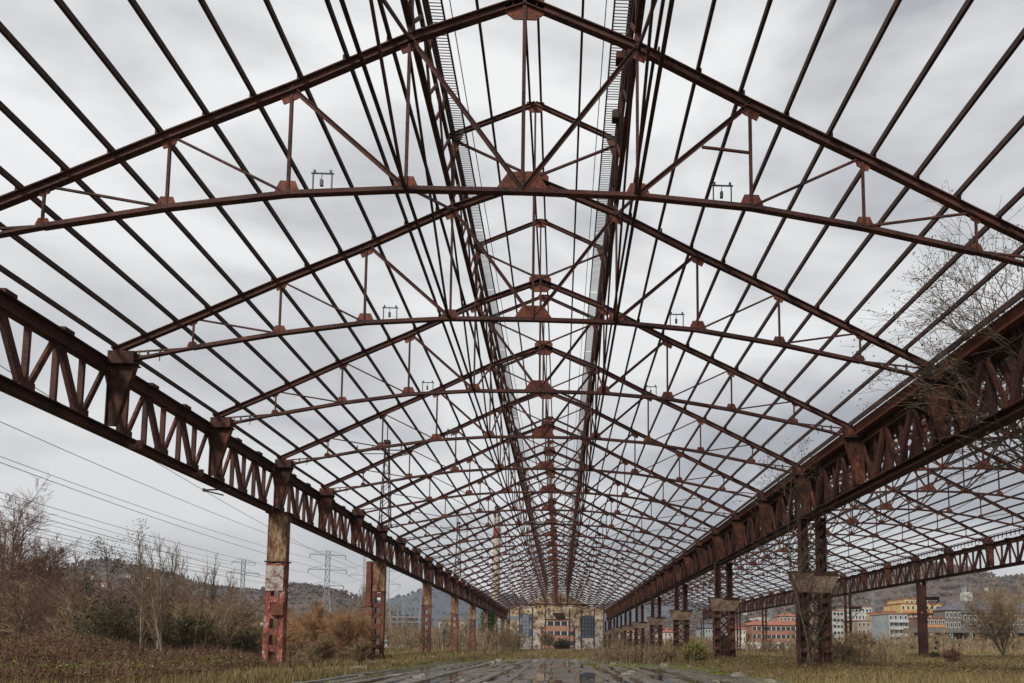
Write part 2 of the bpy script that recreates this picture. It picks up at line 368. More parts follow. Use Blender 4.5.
# lamp boxes fixed by the walkway
for px, py, Y, w, lab in ((617,117,22.5,.34,'small rusty box hanging by the right slatted walkway beyond the nearest truss'), (620,59,17.6,.22,'small dark lamp box hanging by the right walkway at the nearest truss')):
    p = at(px, py, Y); t = empty('lamp_box', p, lab, 'lamp box', 'boxes by the right walkway')
    MB().box((0,0,0), (w,.3,w*.8)).box((0,0,w*.45),(w*.6,.2,w*.2)).build('housing', M['brk'], t)
    MB().bar((0,0,w*.5), (.25,0,w*.5+.5), .04, .04).build('arm', M['dark'], t)
p = at(576, 522, Yk(8)); q = at(525, 522.5, Yk(8))
tag(MB().tube([V((q.x, Yk(8)-.2, q.z+.1)), V((q.x+.5, Yk(8)-.2, q.z)), V((p.x-.4, Yk(8)-.2, p.z)), V((p.x, Yk(8)-.2, p.z+.25))], .05, 6).build('pipe', M['slat']), 'pale grey pipe running across the middle of the eighth truss', 'pipe')

# ------------------------------------------------------------------ lattice girders between columns
def girder_meshes(sides, dz):
    """one 21 m span; local origin at its near end, centre line, floor level. sides: which way brackets point"""
    P = []; zb, zt = 7.17+E+dz, 9.42+E+dz
    wide = .34 if len(sides) == 1 else .55
    P.append(('bottom_chord', MB().ibeam((0,.05,zb), (0,20.95,zb), wide, .32, .04, (1,0,0)), 'steel'))
    P.append(('top_chord', MB().ibeam((0,.05,zt), (0,20.95,zt), wide, .46, .04, (1,0,0)), 'steel'))
    m = 7/3.
    planes = (0,) if len(sides) == 1 else (-.2, .2)
    for i in range(9):
        a = i*m; b = a+m/2; c = a+m
        for x in planes:
            P.append(('diagonal_brace', MB().bar((x, a+.12, zt-.18), (x, b-.10, zb+.14), .14, .25, (1,0,0)), 'steel'))
            P.append(('diagonal_brace', MB().bar((x, c-.12, zt-.18), (x, b+.10, zb+.14), .10, .15, (1,0,0)), 'brk'))
        P.append(('vertical_post', MB().box((0, b, (zt+zb)/2), (wide*.5, .10, zt-zb-.36)), 'steel'))
        if i % 3: P.append(('vertical_post', MB().box((0, a, (zt+zb)/2-.01), (wide*.5, .10, zt-zb-.36)), 'steel'))
        P.append(('gusset_plate', MB().box((0, b, zb+.28), (wide*.7, .55, .20)), 'steel'))
    for i in range(9): P.append(('packing_block', MB().box((0, i*m+.25, zt+.27), (wide*1.15, .42, .12)), 'steel'))
    for k in range(3):
        y = 7*k+.0001
        for s in sides:
            x0 = .12*s; zt2 = zt+.02; zb2 = zb+.15
            mb = MB().plate([(x0, zt2), (s*1.0, zt2), (s*.98, zt2-.25), (s*.42, zb2), (x0, zb2)], y, .04)
            mb.bar((s*1.0, y, zt2-.02), (s*.42, y, zb2), .18, .03); mb.bar((x0, y, zt2), (x0, y, zb2), .18, .03)
            P.append(('bracket', mb, 'brk'))
            mb = MB().box((s*.56, y, zt2+.26), (.86, .36, .40)).box((s*.56, y, zt2+.03), (.94, .44, .04))
            P.append(('rafter_seat', mb, 'brk'))
    return P
def make_girders(row, X, sides, dz, k0, parts_to, label):
    P = girder_meshes(sides, dz); parts = [(n, mb.mesh(n, M[m])) for n, mb, m in P]
    A = MB(); idx = []
    for n, mb, m in P:
        b = len(A.v); A.v += mb.v; A.f += [tuple(i+b for i in f) for f in mb.f]; idx += [1 if m == 'brk' else 0]*len(mb.f)
    far = A.mesh('lattice_girder', M['steel']); far.materials.append(M['brk']); far.polygons.foreach_set('material_index', idx)
    n = 0
    for k in range(k0, NT-1, 3):
        n += 1; loc = (X, Yk(k), 0)
        lab = label % ('nearest' if n == 1 else ORD[n])
        if k <= parts_to:
            t = empty('lattice_girder', loc, lab, 'lattice girder', 'lattice girders on the %s columns' % row)
            for nm, me in parts: link(nm, me, t)
        else:
            tag(link('lattice_girder', far, None, loc), lab, 'lattice girder', 'lattice girders on the %s columns' % row)
    return P
make_girders('left', -15.52, (1,), 0, 1, 7, '%s span of rusty lattice girder along the left side of the near hall')
make_girders('middle', 13.9, (-1, 1), 0, 1, 7, '%s span of thick lattice girder on the columns between the halls')
make_girders('far right', 42.1, (-1,), .45, 1, 13, '%s span of lattice girder on the far right row of columns')
# gutter in the valley between the halls
y0, y1 = 9.8, Yk(NT)-1
t = empty('valley_gutter', (13.9, y0, 9.9+E), 'long rusty valley gutter between the two hall roofs', 'gutter')
MB().bar((-.5,0,-.05), (-.5,y1-y0,-.05), .03, .42, (1,0,0)).bar((.5,0,-.05), (.5,y1-y0,-.05), .03, .42, (1,0,0)).bar((0,0,-.27), (0,y1-y0,-.27), 1.03, .03, (1,0,0)).build('trough', M['plate'], t)
for s in (-1, 1): MB().bar((s*.72,0,.12), (s*.72,y1-y0,.12), .06, .07, (1,0,0)).build('edge_rail', M['dark'], t)
# studded rail on the far right eave
t = empty('eave_rail', (41.7, Yk(4), 10.05+E+.45), 'thin studded rail on top of the far right girder', 'rail')
MB().bar((0,0,.25), (0,y1-Yk(4),.25), .05, .05, (1,0,0)).build('rail', M['dark'], t)
mb = MB(); y = 0
while y < y1-Yk(4): mb.box((0, y, -.02), (.05,.06,.5)); y += .62
mb.build('studs', M['dark'], t)['kind'] = 'stuff'
# things hanging under the left girder
for px, py, Y, lab in ((134,447,23.9,'small rusty clamp hanging under the left girder below the second truss'), (196,475,28.5,'small dark clamp hanging under the left girder before the third truss')):
    p = at(px, py, Y); t = empty('girder_clamp', p, lab, 'clamp', 'clamps under the left girder')
    MB().box((0,0,.0), (.26,.16,.16)).box((.18,0,.08),(.2,.1,.3)).build('clamp_body', M['steel'], t)
p = at(204, 490, 31); t = empty('wire_arm', p, 'short dark forked arm sticking out below the left girder', 'bracket arm')
MB().bar((0,0,0), (1.15,0,.05), .05, .06).build('arm', M['dark'], t); MB().bar((0,0,-.02), (.85,0,-.22), .05, .06).build('strut', M['dark'], t)
MB().box((0,0,0), (.1,.1,.14)).build('insulator', M['wire'], t)

# ------------------------------------------------------------------ columns
def column_left(k, n):
    y = Yk(k); t = empty('steel_column', (-15.08, y, 0), '', 'steel column', 'steel columns on the left')
    zt = 7.0+E; zs = 4.35+E
    up = 'ochre'
    MB().ibeam((0,0,zs+.0), (0,0,zt), .5, .98, .035).plate([(-.44,zs),(.44,zs),(.44,zt),(-.44,zt)], -.22, .02).build('upper_shaft', M[up], t)
    MB().box((0,0,zt-.02),(1.25,.75,.05)).build('cap_plate', M['steel'], t)
    MB().box((0,0,zs),(1.2,.62,.06)).build('collar', M['steel'], t)
    low = 'peel' if k == 4 else 'rustleg'
    for s in (-1,1):
        MB().box((s*.36,0,zs/2),(.30,.5,zs-.06)).build('leg', M[low], t)
    # battens across the legs leave a ladder of dark openings
    z = .25; i = 0; hs = zs-.15
    bm_ = MB().box((.0,-.262,0),(.44,.02,.34)).box((.0,.262,0),(.44,.02,.34)).mesh('batten_plate', M[low])
    while z < hs: link('batten_plate', bm_, t, (0,0,z)); z += .86
    if k == 4:
        MB().box((-.02,-.29,3.95+.85),(.92,.03,1.35)).build('plate_panel', M['white_peel'], t)
        MB().box((.22,-.36,3.15),(.62,.16,.62)).build('junction_box', M['plate'], t)
        MB().bar((.5,0,4.35),(.95,0,4.5),.04,.04).bar((.5,0,4.0),(1.0,0,4.2),.04,.04).build('hook', M['dark'], t)
        t['label'] = 'nearest left column, white paint flaking off its red lower shaft'
    elif k == 7:
        MB().box((-.82,0,5.45+.0),(.46,.5,5.75-0)).mesh('x', M['brk'])
        MB().box((-.80,-.05,6.35),(.42,.6,3.7)).build('side_casing', M['plate'], t)
        MB().plate([(-1.35,4.38),(-.5,4.46),(-.5,4.7)],0,.8).plate([(-1.6,3.75),(-.4,3.75),(-.4,4.1)],0,.7).build('flap', M['plate'], t)
        t['label'] = 'left column with a tall red sheet casing and torn flaps on its side'
    elif k == 13:
        MB().box((.85,0,1.1),(.9,.25,.12)).build('shelf_stub', M['dark'], t)
        t['label'] = 'fourth column of the left row, with a low stub sticking out to the right'
    elif k == 1: t['label'] = 'column of the left row standing before the first girder span, beside the camera view'
    else: t['label'] = '%s rusty column of the left row counted from the white flaked one' % ORD[(k-1)//3]
    MB().box((0,0,.06),(1.3,.8,.12)).build('base_plate', M['steel'], t)
for i, k in enumerate(range(1, NT, 3)): column_left(k, i)
def column_mid_meshes():
    P = []; zt = 7.0+E; zc = 4.0+E; zc0 = 2.95+E
    for s in (-1,1):
        x = s*.50; mb = MB()
        for q in (-.2,.2): mb.box((x+q, 0, (zc+zt)/2), (.05,.5,zt-zc))
        z = zc+.1
        while z < zt-.3: mb.bar((x-.18,-.24,z),(x+.18,-.24,z+.35),.03,.05); mb.bar((x+.18,-.24,z+.35),(x-.18,-.24,z+.7),.03,.05); z += .7
        mb.box((x,.1,(zc+zt)/2),(.34,.03,zt-zc)); P.append(('upper_leg', mb, 'steel'))
        x = s*.62; mb = MB()
        for q in (-.25,.25): mb.box((x+q, 0, zc0/2), (.06,.6,zc0))
        mb.box((x,0,zc0/2),(.42,.04,zc0)); z = .2
        while z < zc0-.3: mb.box((x,-.305,z),(.56,.02,.22)); z += .9
        P.append(('lower_leg', mb, 'lowleg'))
    mb = MB(); z = .3
    while z < zc0-.5:
        for y in (-.2,.2): mb.bar((-.36,y,z),(.36,y,z+.72),.04,.06); mb.bar((.36,y+.05,z),(-.36,y+.05,z+.72),.04,.06)
        z += .8
    P.append(('lacing', mb, 'steel'))
    mb = MB(); z = zc+.1
    while z < zt-.5: mb.bar((-.28,0,z),(.28,0,z+.5),.04,.06); mb.bar((.28,.06,z),(-.28,.06,z+.5),.04,.06); z += .55
    P.append(('lacing', mb, 'steel'))
    mb = MB().plate([(-1.28,zc),(1.32,zc),(1.28,zc-.35),(.92,zc0),(-.92,zc0),(-1.22,zc-.35)],-.30,.04).plate([(-1.28,zc),(1.32,zc),(1.28,zc-.35),(.92,zc0),(-.92,zc0),(-1.22,zc-.35)],.30,.04)
    mb.box((0,0,zc0-.02),(1.9,.62,.06)); P.append(('corbel', mb, 'corbel'))
    mb = MB().box((0,0,zc+.03),(2.75,.75,.06)).box((.62,0,zc-.12),(1.3,.68,.16)); P.append(('corbel_cap', mb, 'steel'))
    P.append(('cap_plate', MB().box((0,0,zt-.02),(1.5,.8,.05)), 'steel'))
    P.append(('foot', MB().box((0,0,.12),(2.0,.9,.24)), 'steel'))
    return P
M['lowleg'] = mat('rusty_leg', [(.34,(.025,.013,.010)), (.47,(.07,.03,.022)), (.60,(.17,.08,.055)), (.72,(.28,.18,.14))], 1.1, 7, .85, stretch=(1,1,.5))
Pm = [(n, mb.mesh(n, M[m])) for n, mb, m in column_mid_meshes()]
for i, k in enumerate(range(1, NT, 3)):
    if k == 1: lab = 'twin-legged column between the halls before the vine-wrapped one, beside the view'
    elif k == 4: lab = 'nearest twin-legged column between the halls, wrapped in bare vines'
    elif k == 7: lab = 'twin-legged column with a dark hatch between its legs, second of the middle row'
    else: lab = '%s twin-legged column with corbel of the middle row' % ORD[(k-1)//3]
    t = empty('steel_column', (13.87, Yk(k), 0), lab, 'steel column', 'twin-legged columns between the halls')
    for nm, me in Pm: link(nm, me, t)
    if k == 7: MB().box((0,-.1,1.35),(.62,.1,1.7)).build('hatch', M['dark'], t)
def column_far_meshes():
    P = []; zt = 7.45+E
    mb = MB()
    for s in (-1,1): mb.box((s*.36,0,zt/2),(.22,.45,zt))
    P.append(('leg', MB().box((-.36,0,zt/2),(.24,.45,zt)), 'steel')); P.append(('leg', MB().box((.36,0,zt/2),(.24,.45,zt)), 'steel'))
    mb = MB(); z = .3
    while z < zt-1: mb.bar((-.3,0,z),(.3,0,z+.6),.05,.07); mb.bar((.3,.07,z),(-.3,.07,z+.6),.05,.07); z += .7
    P.append(('lacing', mb, 'steel'))
    P.append(('cap_plate', MB().box((0,0,zt),(1.1,.7,.06)), 'steel')); P.append(('collar', MB().box((0,0,5.0),(1.25,.6,.1)), 'steel'))
    return P
Pf = [(n, mb.mesh(n, M[m])) for n, mb, m in column_far_meshes()]
for i, k in enumerate(range(1, NT, 3)):
    if k <= 7: lab = ('nearest' if k == 1 else ORD[i+1])+' column of the far right row, to the right of the view'
    elif k == 10: lab = 'solid red column of the far right row with a small latticed bracket platform'
    elif k == 13: lab = 'laced column of the far right row next behind the one with the platform'
    else: lab = '%s laced column of the far right row behind the one with the platform' % ORD[(k-10)//3]
    t = empty('steel_column', (42.1, Yk(k), 0), lab, 'steel column', 'columns of the far right row')
    for nm, me in Pf: link(nm, me, t)
    if k == 10:
        MB().box((0,-.24,2.6),(.52,.03,5.0)).box((0,-.24,6.9),(.5,.03,3.2)).build('face_plate', M['steel'], t)
    if k in (10, 13):
        mb = MB().box((1.15,0,6.9),(1.5,.9,.35)).bar((.5,0,5.2),(1.9,0,6.5),.06,.08).bar((.5,0,6.5),(1.9,0,6.5),.06,.08).bar((1.0,0,5.7),(1.35,0,6.5),.05,.05).bar((1.35,0,6.0),(.8,0,6.5),.05,.05).bar((1.9,0,6.5),(2.1,0,6.7),.3,.1)
        mb.build('platform_bracket', M['dark'], t)
# lattice masts on the left row
def mast(k, lab, h=18.2):
    y = Yk(k); z0 = 9.8+E; t = empty('lattice_mast', (-14.75, y, z0), lab, 'mast', 'lattice masts on the left row'); H = h+E-z0
    mb = MB()
    for sx, sy in ((-1,-1),(1,-1),(1,1),(-1,1)): mb.bar((sx*.42,sy*.42,0),(sx*.13,sy*.13,H-1.2),.07,.07)
    z = 0; i = 0
    while z < H-1.4:
        a = .42-.29*z/(H-1.2); z2 = z+.62; b = .42-.29*z2/(H-1.2); q = 1 if i % 2 else -1
        for sy in (-1,1): mb.bar((-q*a,sy*a,z),(q*b,sy*b,z2),.04,.045)
        for sx in (-1,1): mb.bar((sx*a,-q*a,z),(sx*b,q*b,z2),.04,.045,(1,0,0))
        z = z2; i += 1
    mb.build('lattice_shaft', M['dark'], t)
    MB().box((0,0,H-1.1),(.5,.5,.25)).tube([(0,0,H-1.1),(0,0,H+.6)], .045, 5).build('spike', M['dark'], t)
    zc = H-2.0
    MB().bar((-2.6,0,zc+.2),(1.9,0,zc+.2),.07,.08).bar((-2.3,0,zc-.15),(1.9,0,zc-.1),.06,.06).bar((.2,0,zc-.5),(1.9,0,zc-.1),.05,.05).build('cross_arm', M['dark'], t)
    for x in (-2.5,-1.2,1.2,1.8): MB().tube([(x,0,zc+.2),(x,0,zc+.55)], .05, 5).build('insulator', M['wire'], t)
mast(7, 'nearest dark lattice mast with cross arms above the second left column')
mast(13, 'smaller looking lattice mast above the fourth left column', 18.6)

# ------------------------------------------------------------------ end wall of the near hall
M['tan'] = mat('tan_render', [(.40,(.09,.06,.045)), (.47,(.27,.19,.12)), (.54,(.42,.32,.21)), (.63,(.58,.52,.43))], .35, 1.4, .9, .2)
M['pink'] = mat('stained_pale_blocks', [(.40,(.13,.10,.08)), (.47,(.36,.30,.26)), (.56,(.58,.54,.50)), (.66,(.38,.24,.18))], .4, 1.4, .9, .2)
M['brick'] = mat('red_brick', [(.32,(.22,.09,.055)), (.5,(.42,.19,.12)), (.68,(.55,.36,.27))], .4, 4, .9, .2)
M['glass'] = plain('window_glass', (.10,.14,.18), .12, spec=.6)
YW = Yk(NT)
wt = empty('end_wall', (RX, YW, 0), 'tan panelled end wall closing the near hall, with a gable and broken windows', 'wall')
def wx(px): return at(px, 640, YW).x-RX
def wz(py): return at(557, py, YW).z
xs = [-HW+.0, wx(519.3), wx(532.2), wx(545.1), wx(569.4), wx(581.1), wx(594.1), HW]
zg = 11.9; zl = wz(629)
def panel(x0, x1, z0, z1, m, nm='panel'):
    MB().box(((x0+x1)/2, 0, (z0+z1)/2), (x1-x0-.02, .35, z1-z0-.01)).build(nm, M[m], wt)
def roofz(x): return rafter_z(abs(x))
panel(xs[0], xs[1], 0, wz(628), 'pink'); panel(xs[0], xs[1], wz(628), wz(620.5), 'tan'); panel(xs[0], xs[1], wz(616.5), wz(608), 'tan')
panel(xs[1], xs[2], 0, wz(637), 'pink'); panel(xs[1], xs[2], wz(614.5), wz(606), 'tan')
panel(xs[2], wx(540), 0, zl, 'pink'); panel(xs[2], xs[3], zl, wz(604.5), 'tan')
panel(xs[3], xs[4], wz(619.5), wz(604), 'tan')
panel(xs[4], xs[5], zl, wz(604.5), 'tan'); panel(wx(574.4), xs[5], 0, zl, 'pink')
panel(xs[5], xs[6], 0, wz(638), 'pink'); panel(xs[5], xs[6], wz(615.5), wz(606), 'tan')
panel(xs[6], xs[7], 0, wz(628), 'pink'); panel(xs[6], xs[7], wz(628), wz(608), 'tan')
zt = wz(604)+.02
g = [(-HW, wz(608)+.02), (xs[1], wz(607)+.1), (xs[2], zt+.0), (xs[5], zt+.0), (xs[6], wz(607)+.1), (HW, wz(608)+.02)]
top = [(x, rafter_z(abs(x))-.05) for x in (HW-.1, 11.5, 8.6, 5.8, 2.9, 0, -2.9, -5.8, -8.6, -11.5, -HW+.1)]
MB().plate([(-HW, wz(608)+.02), (-HW, wz(608)+.03)][:1] + [(xs[2], wz(604)+.03), (xs[5], wz(604)+.03), (HW, wz(608)+.02)] + top, 0, .3).build('gable_infill', M['tan'], wt)
for x in xs: MB().box((x, -.22, 6.2), (.30, .12, 12.4)).build('mullion', M['dark'], wt)
MB().box((0, -.23, wz(604.5)), (2*HW, .14, .30)).build('cross_beam', M['dark'], wt)
MB().box(((xs[3]+xs[4])/2, -.23, wz(619.5)), (xs[4]-xs[3], .14, .25)).build('lintel', M['dark'], wt)
MB().box((wx(559.5), -.5, wz(615.5)), (2.4, .9, .9)).box((wx(558), -.5, wz(613.5)), (3.4, .9, .25)).build('hoist_box', M['dark'], wt)
for a, b, y0_, y1_ in ((xs[1], xs[2], 614.5, 637), (xs[5], xs[6], 615.5, 638)):
    w = empty('window', (0,0,0), None, None); w.parent = wt; w['label'] = 'tall broken window left of the opening' if a < 0 else 'tall blue grey window right of the opening'
    z1, z0 = wz(y0_), wz(y1_); mb = MB()
    for i in range(5): mb.box((a+(b-a)*i/4, -.1, (z0+z1)/2), (.10, .08, z1-z0-.02))
    for i in range(7): mb.box(((a+b)/2, -.14, z0+(z1-z0)*i/6), (b-a-.02, .06, .08))
    mb.build('frame', M['dark'], w)
    for i in range(4):
        for j in range(6):
            if a < 0 and ((i*5+j*3) % 4 < 2 or 1 <= i <= 2): continue
            MB().box((a+(b-a)*(i+.5)/4, -.04, z0+(z1-z0)*(j+.5)/6), ((b-a)/4-.1, .02, (z1-z0)/6-.08)).build('pane', M['glass'], w)
for s, x in ((-1, wx(542)), (1, wx(574))): MB().box((x, -.3, zl/2), (.35,.3,zl)).build('jamb', M['dark'], wt)

# ------------------------------------------------------------------ ground, floor, hills
def noise2(x, y, s=0):
    return (math.sin(x*.37+s)*math.cos(y*.31-s*1.3)+.5*math.sin(x*.93+y*.71+s*2)+.3*math.sin(x*2.1-y*1.7+s))/1.8
def gz(x, y):
    z = 0
    if x < -17: z += min(1, (-17-x)/12)*.6*(1+.9*noise2(x*.6, y*.6)) if y < 130 else min(1, (-17-x)/12)*.3
    if x > 44: z += min(1, (x-44)/20)*.3
    return z + .05*noise2(x, y, 2)*(1 if abs(x) > 10 else .2) - .03
gx = [-4000,-2000,-900,-400,-200,-120,-90] + [-80+2.5*i for i in range(65)] + [90,110,140,200,400,900,2000,4000]
gy = [-60,-20,0] + [6+2.5*i for i in range(60)] + [160,175,190,210,240,280,340,450,700,1100,2000,3000,4500]
mb = MB(); mb.v = [(x, y, gz(x, y)) for y in gy for x in gx]; nx = len(gx)
mb.f = [(j*nx+i, j*nx+i+1, (j+1)*nx+i+1, (j+1)*nx+i) for j in range(len(gy)-1) for i in range(nx-1)]
struct('ground', mb.build('ground', M['earth'], smooth=True))
random.seed(11)
# old concrete floor, ragged outline
out_ = [];
for i in range(36):
    t_ = i/35; y = 8+ t_*57; out_.append((-8.6 - .9*math.sin(y*.4) + random.uniform(-.6,.6) + max(0, y-45)*.22, y))
for i in range(36):
    t_ = 1-i/35; y = 8+ t_*57; out_.append((8.0 + .9*math.sin(y*.5+1) + random.uniform(-.6,.6) - max(0, y-38)*.20, y))
mb = MB(); n = 36
for i in range(n):
    a, b = out_[i], out_[71-i]
    for j in range(9): mb.v.append((a[0]+(b[0]-a[0])*j/8, a[1], .045))
for i in range(n-1):
    for j in range(8): a = i*9+j; mb.f.append((a, a+1, a+10, a+9))
struct('floor', mb.build('floor', M['concrete']))
# long raised slabs running down the hall
random.seed(5); x = -8.3; ns = 0
while x < 7.0:
    w = random.choice((.16, .22, .30, .45)); y = 9+random.uniform(0, 6); ph_ = random.uniform(0, 6)
    lim = 58 - max(0, abs(x+.5)-3)*2.6
    mb = MB()
    while y < lim:
        l = random.uniform(5, 24); xx = x+random.uniform(-.10,.10); h = random.uniform(.012,.06)
        n = max(2, int(l/1.0)); base = len(mb.v)
        for i in range(n+1):
            yy = y+l*i/n; q_ = .06*math.sin(yy*.22+ph_); a = xx+q_-w/2+random.uniform(-.06,.04); b = xx+q_+w/2+random.uniform(-.04,.06)
            mb.v += [(a, yy, .02), (a+.03, yy, .045+h), (b-.03, yy, .045+h+random.uniform(-.01,.01)), (b, yy, .02)]
        for i in range(n):
            for q in range(3): c = base+i*4+q; mb.f.append((c, c+1, c+5, c+4))
        mb.f += [(base, base+3, base+2, base+1), (base+n*4, base+n*4+1, base+n*4+2, base+n*4+3)]
        y += l+random.choice((.1,.3,.9,2.5,4.0))
    struct('pavement', mb.build('pavement', M['slab']))
    x += w+random.choice((.25,.35,.5,.9)); ns += 1
random.seed(21)
for i in range(90):
    x = random.uniform(-8, 5.5); y = random.uniform(21, 54)
    if y > 40 and abs(x+1) > 5: continue
    rx_, ry_ = random.uniform(.15,.42), random.uniform(1.5,5.5); mb = MB(); n = 26; mb.v.append((x,y,.0535+i*.00012))
    for k in range(n):
        a = 2*math.pi*k/n; r = 1+.22*math.sin(3*a+i)+.12*math.sin(7*a+2*i)
        mb.v.append((x+rx_*r*math.cos(a), y+ry_*r*math.sin(a), .0535+i*.00012))
    mb.f = [(0, 1+k, 1+(k+1) % n) for k in range(n)]
    struct('puddle', mb.build('puddle', M['water']))
# hills: real ridges at their own distances, skyline heights from the photograph
HILLV = []
def hill(name, Y, depth, prof, m, seed, rough):
    xs_ = [p[0] for p in prof]; mb = MB(); cols = 220; rows = 26
    def hp(px):
        for (a, ha), (b, hb) in zip(prof[:-1], prof[1:]):
            if px <= b: t_ = (px-a)/(b-a); t_ = t_*t_*(3-2*t_); return ha+(hb-ha)*t_
        return prof[-1][1]
    for r in range(rows+1):
        f = r/rows
        for c in range(cols+1):
            px = xs_[0]+(xs_[-1]-xs_[0])*c/cols; top_ = at(px, hp(px), Y)
            H = max(0, top_.z+3); s_ = math.sin(math.pi*min(1, f*1.0)); s_ = max(0, s_)**.9
            y = Y-depth/2+depth*f; x = top_.x*(1 + (f-.5)*.12)
            z = H*s_ + (rough*noise2(x*.05, y*.05, seed)+rough*.5*noise2(x*.21, y*.19, seed)+rough*.4*random.random())*s_ - 3*(1-s_)-2
            mb.v.append((x, y, z))
    n = cols+1
    for r in range(rows):
        for c in range(cols): a = r*n+c; mb.f.append((a, a+1, a+n+1, a+n))
    HILLV.append(mb.v); struct(name, mb.build('hill', m, smooth=True))
random.seed(2)
hill('hill', 1900, 500, [(-500,600),(300,618),(380,604),(405,597),(425,591),(445,587),(470,590),(500,596),(560,612),(640,600),(700,604),(760,612),(860,610)], M['hill_haze_blue'], 1, 6)
hill('hill', 900, 260, [(-700,520),(-300,560),(40,585),(75,570),(95,564),(115,563),(140,568),(165,576),(195,586),(240,592),(262,592),(300,588),(335,592),(365,602),(400,618),(440,648)], M['hill_brown'], 2, 4)
hill('hill', 1000, 300, [(560,650),(640,628),(700,616),(740,608),(790,596),(830,586),(870,576),(915,566),(950,567),(975,576),(1000,582),(1024,578),(1100,560),(1500,520)], M['hill_brown'], 3, 4)

# ------------------------------------------------------------------ thin air haze
hm = bpy.data.materials.new('haze'); hm.use_nodes = True; nt = hm.node_tree; nt.nodes.clear()
ho = nt.nodes.new('ShaderNodeOutputMaterial'); pv = nt.nodes.new('ShaderNodeVolumePrincipled'); pv.inputs['Color'].default_value = (.86,.90,1,1)
pv.inputs['Density'].default_value = .00011; pv.inputs['Anisotropy'].default_value = 0; nt.links.new(pv.outputs[0], ho.inputs['Volume'])
tag(MB().box((0, 1350, 135), (5200, 2900, 292)).build('haze', hm), 'pale thin haze over the hills', 'haze', kind='stuff')

# ------------------------------------------------------------------ vegetation
def rv(a): return V((random.gauss(0,a), random.gauss(0,a), random.gauss(0,a)))
RMIN = .005; TMIN = .25
def branch(wood, tips, p, d, L_, r, level, spec):
    """recursive bare branch; spec: (segments, children, spread, length ratio, up pull, wobble)"""
    seg, kids, spread, ratio, upp, wob = spec[level]
    pts = [p]; rad = [r]; q = p.copy(); dd = d.normalized()
    for i in range(seg):
        dd = (dd + rv(wob) + V((0,0,upp))).normalized(); q = q + dd*(L_/seg); pts.append(q.copy()); rad.append(r*(1-.8*(i+1)/seg)+.003)
    wood.tube(pts, [max(q_, RMIN*(1 if level < 2 else .75)) for q_ in rad], 5 if level == 0 else 3)
    if level == len(spec)-1: tips.append((pts[-1], dd)); tips.append((pts[len(pts)//2], dd)); return
    for c in range(kids):
        t = random.uniform(TMIN if level == 0 else .15, 1.0); i = min(seg-1, int(t*seg)); f = t*seg-i
        b = pts[i].lerp(pts[i+1], f); a = (pts[i+1]-pts[i]).normalized()
        o = a.orthogonal().normalized(); o.rotate(Matrix.Rotation(random.uniform(0, 6.283), 3, a))
        nd = (a*math.cos(spread) + o*math.sin(spread)*random.uniform(.7,1.2)).normalized()
        branch(wood, tips, b, nd, L_*ratio*random.uniform(.6,1.1)*(1.15-.6*t if level == 0 else 1), max(.006, rad[i]*.55), level+1, spec)
def leaves(tips, n, size, spreadd):
    mb = MB()
    for k in range(n):
        p, d = random.choice(tips); p = p + rv(spreadd); a = rv(1).normalized()*size*random.uniform(.6,1.3); b = a.orthogonal().normalized()*size*.6
        i = len(mb.v); mb.v += [tuple(p-a), tuple(p+b), tuple(p+a), tuple(p-b)]; mb.f.append((i,i+1,i+2,i+3))
    return mb
TALL = [(9,26,.75,.38,.06,.05), (5,9,.6,.5,.08,.10), (3,6,.6,.55,.03,.14), (2,0,0,0,0,.15)]
ROUND = [(5,16,.8,.75,.05,.10), (6,9,.65,.5,.03,.13), (4,6,.6,.5,.0,.16), (2,0,0,0,0,.18)]
ALDER = [(10,20,.75,.30,.10,.03), (4,6,.55,.5,.05,.10), (3,0,0,0,.0,.12)]
SLIM = [(10,22,.45,.26,.10,.03), (4,5,.45,.5,.12,.08), (3,0,0,0,.05,.1)]
def tree(name, loc, h, spec, wood_m, label, cat, leafm=None, nleaf=0, lsize=.08, lspread=.15, stems=1, lean=.1, r=None, group=None, seed=0, twigm=None, parts=True):
    global RMIN
    random.seed(seed*13+5); RMIN = max(.005, loc.y*.00021)
    trunk = MB(); tips = []
    wood = trunk
    r = r or h*.012+.02
    for s_ in range(stems):
        d = V((random.gauss(0,lean), random.gauss(0,lean), 1)); b = V((random.gauss(0,.15*(stems > 1)), random.gauss(0,.15*(stems > 1)), -.1))
        branch(wood, tips, b, d, h*random.uniform(.85,1.05)*(.9 if spec is not ROUND else .55), r, 0, spec)
    t = empty(name, loc, label, cat, group)
    # trunk (thick limbs) and crown (everything finer) as two parts
    tv = MB(); cvs = MB(); 
    # split faces by tube side count: level-0 tubes have 5 sides and were written first for each stem
    trunk_faces = [f for f in wood.f if max(f)-min(f) >= 5 and is5(wood, f)]
    sset = set(trunk_faces)
    def sub(fs):
        used = {}; o = MB()
        for f in fs:
            nf = []
            for i in f:
                if i not in used: used[i] = len(o.v); o.v.append(wood.v[i])
                nf.append(used[i])
            o.f.append(tuple(nf))
        return o
    sub(trunk_faces).build('trunk', M[wood_m], t, True)
    sub([f for f in wood.f if f not in sset]).build('crown', M[twigm or wood_m], t)
    if nleaf: leaves(tips, nleaf, lsize, lspread).build('leaves', M[leafm], t)
    return t
def is5(mb, f):
    # a quad of an n-sided tube spans n or n+1 (or 2n-1) indices
    s_ = sorted(f); return s_[3]-s_[0] in (6, 9) and s_[3]-s_[1] != 3 or (s_[2]-s_[0] == 5)
def gp(px, Y, dy=0):
    p = at(px, 645, Y); return V((p.x, Y, gz(p.x, Y)))

T = tree
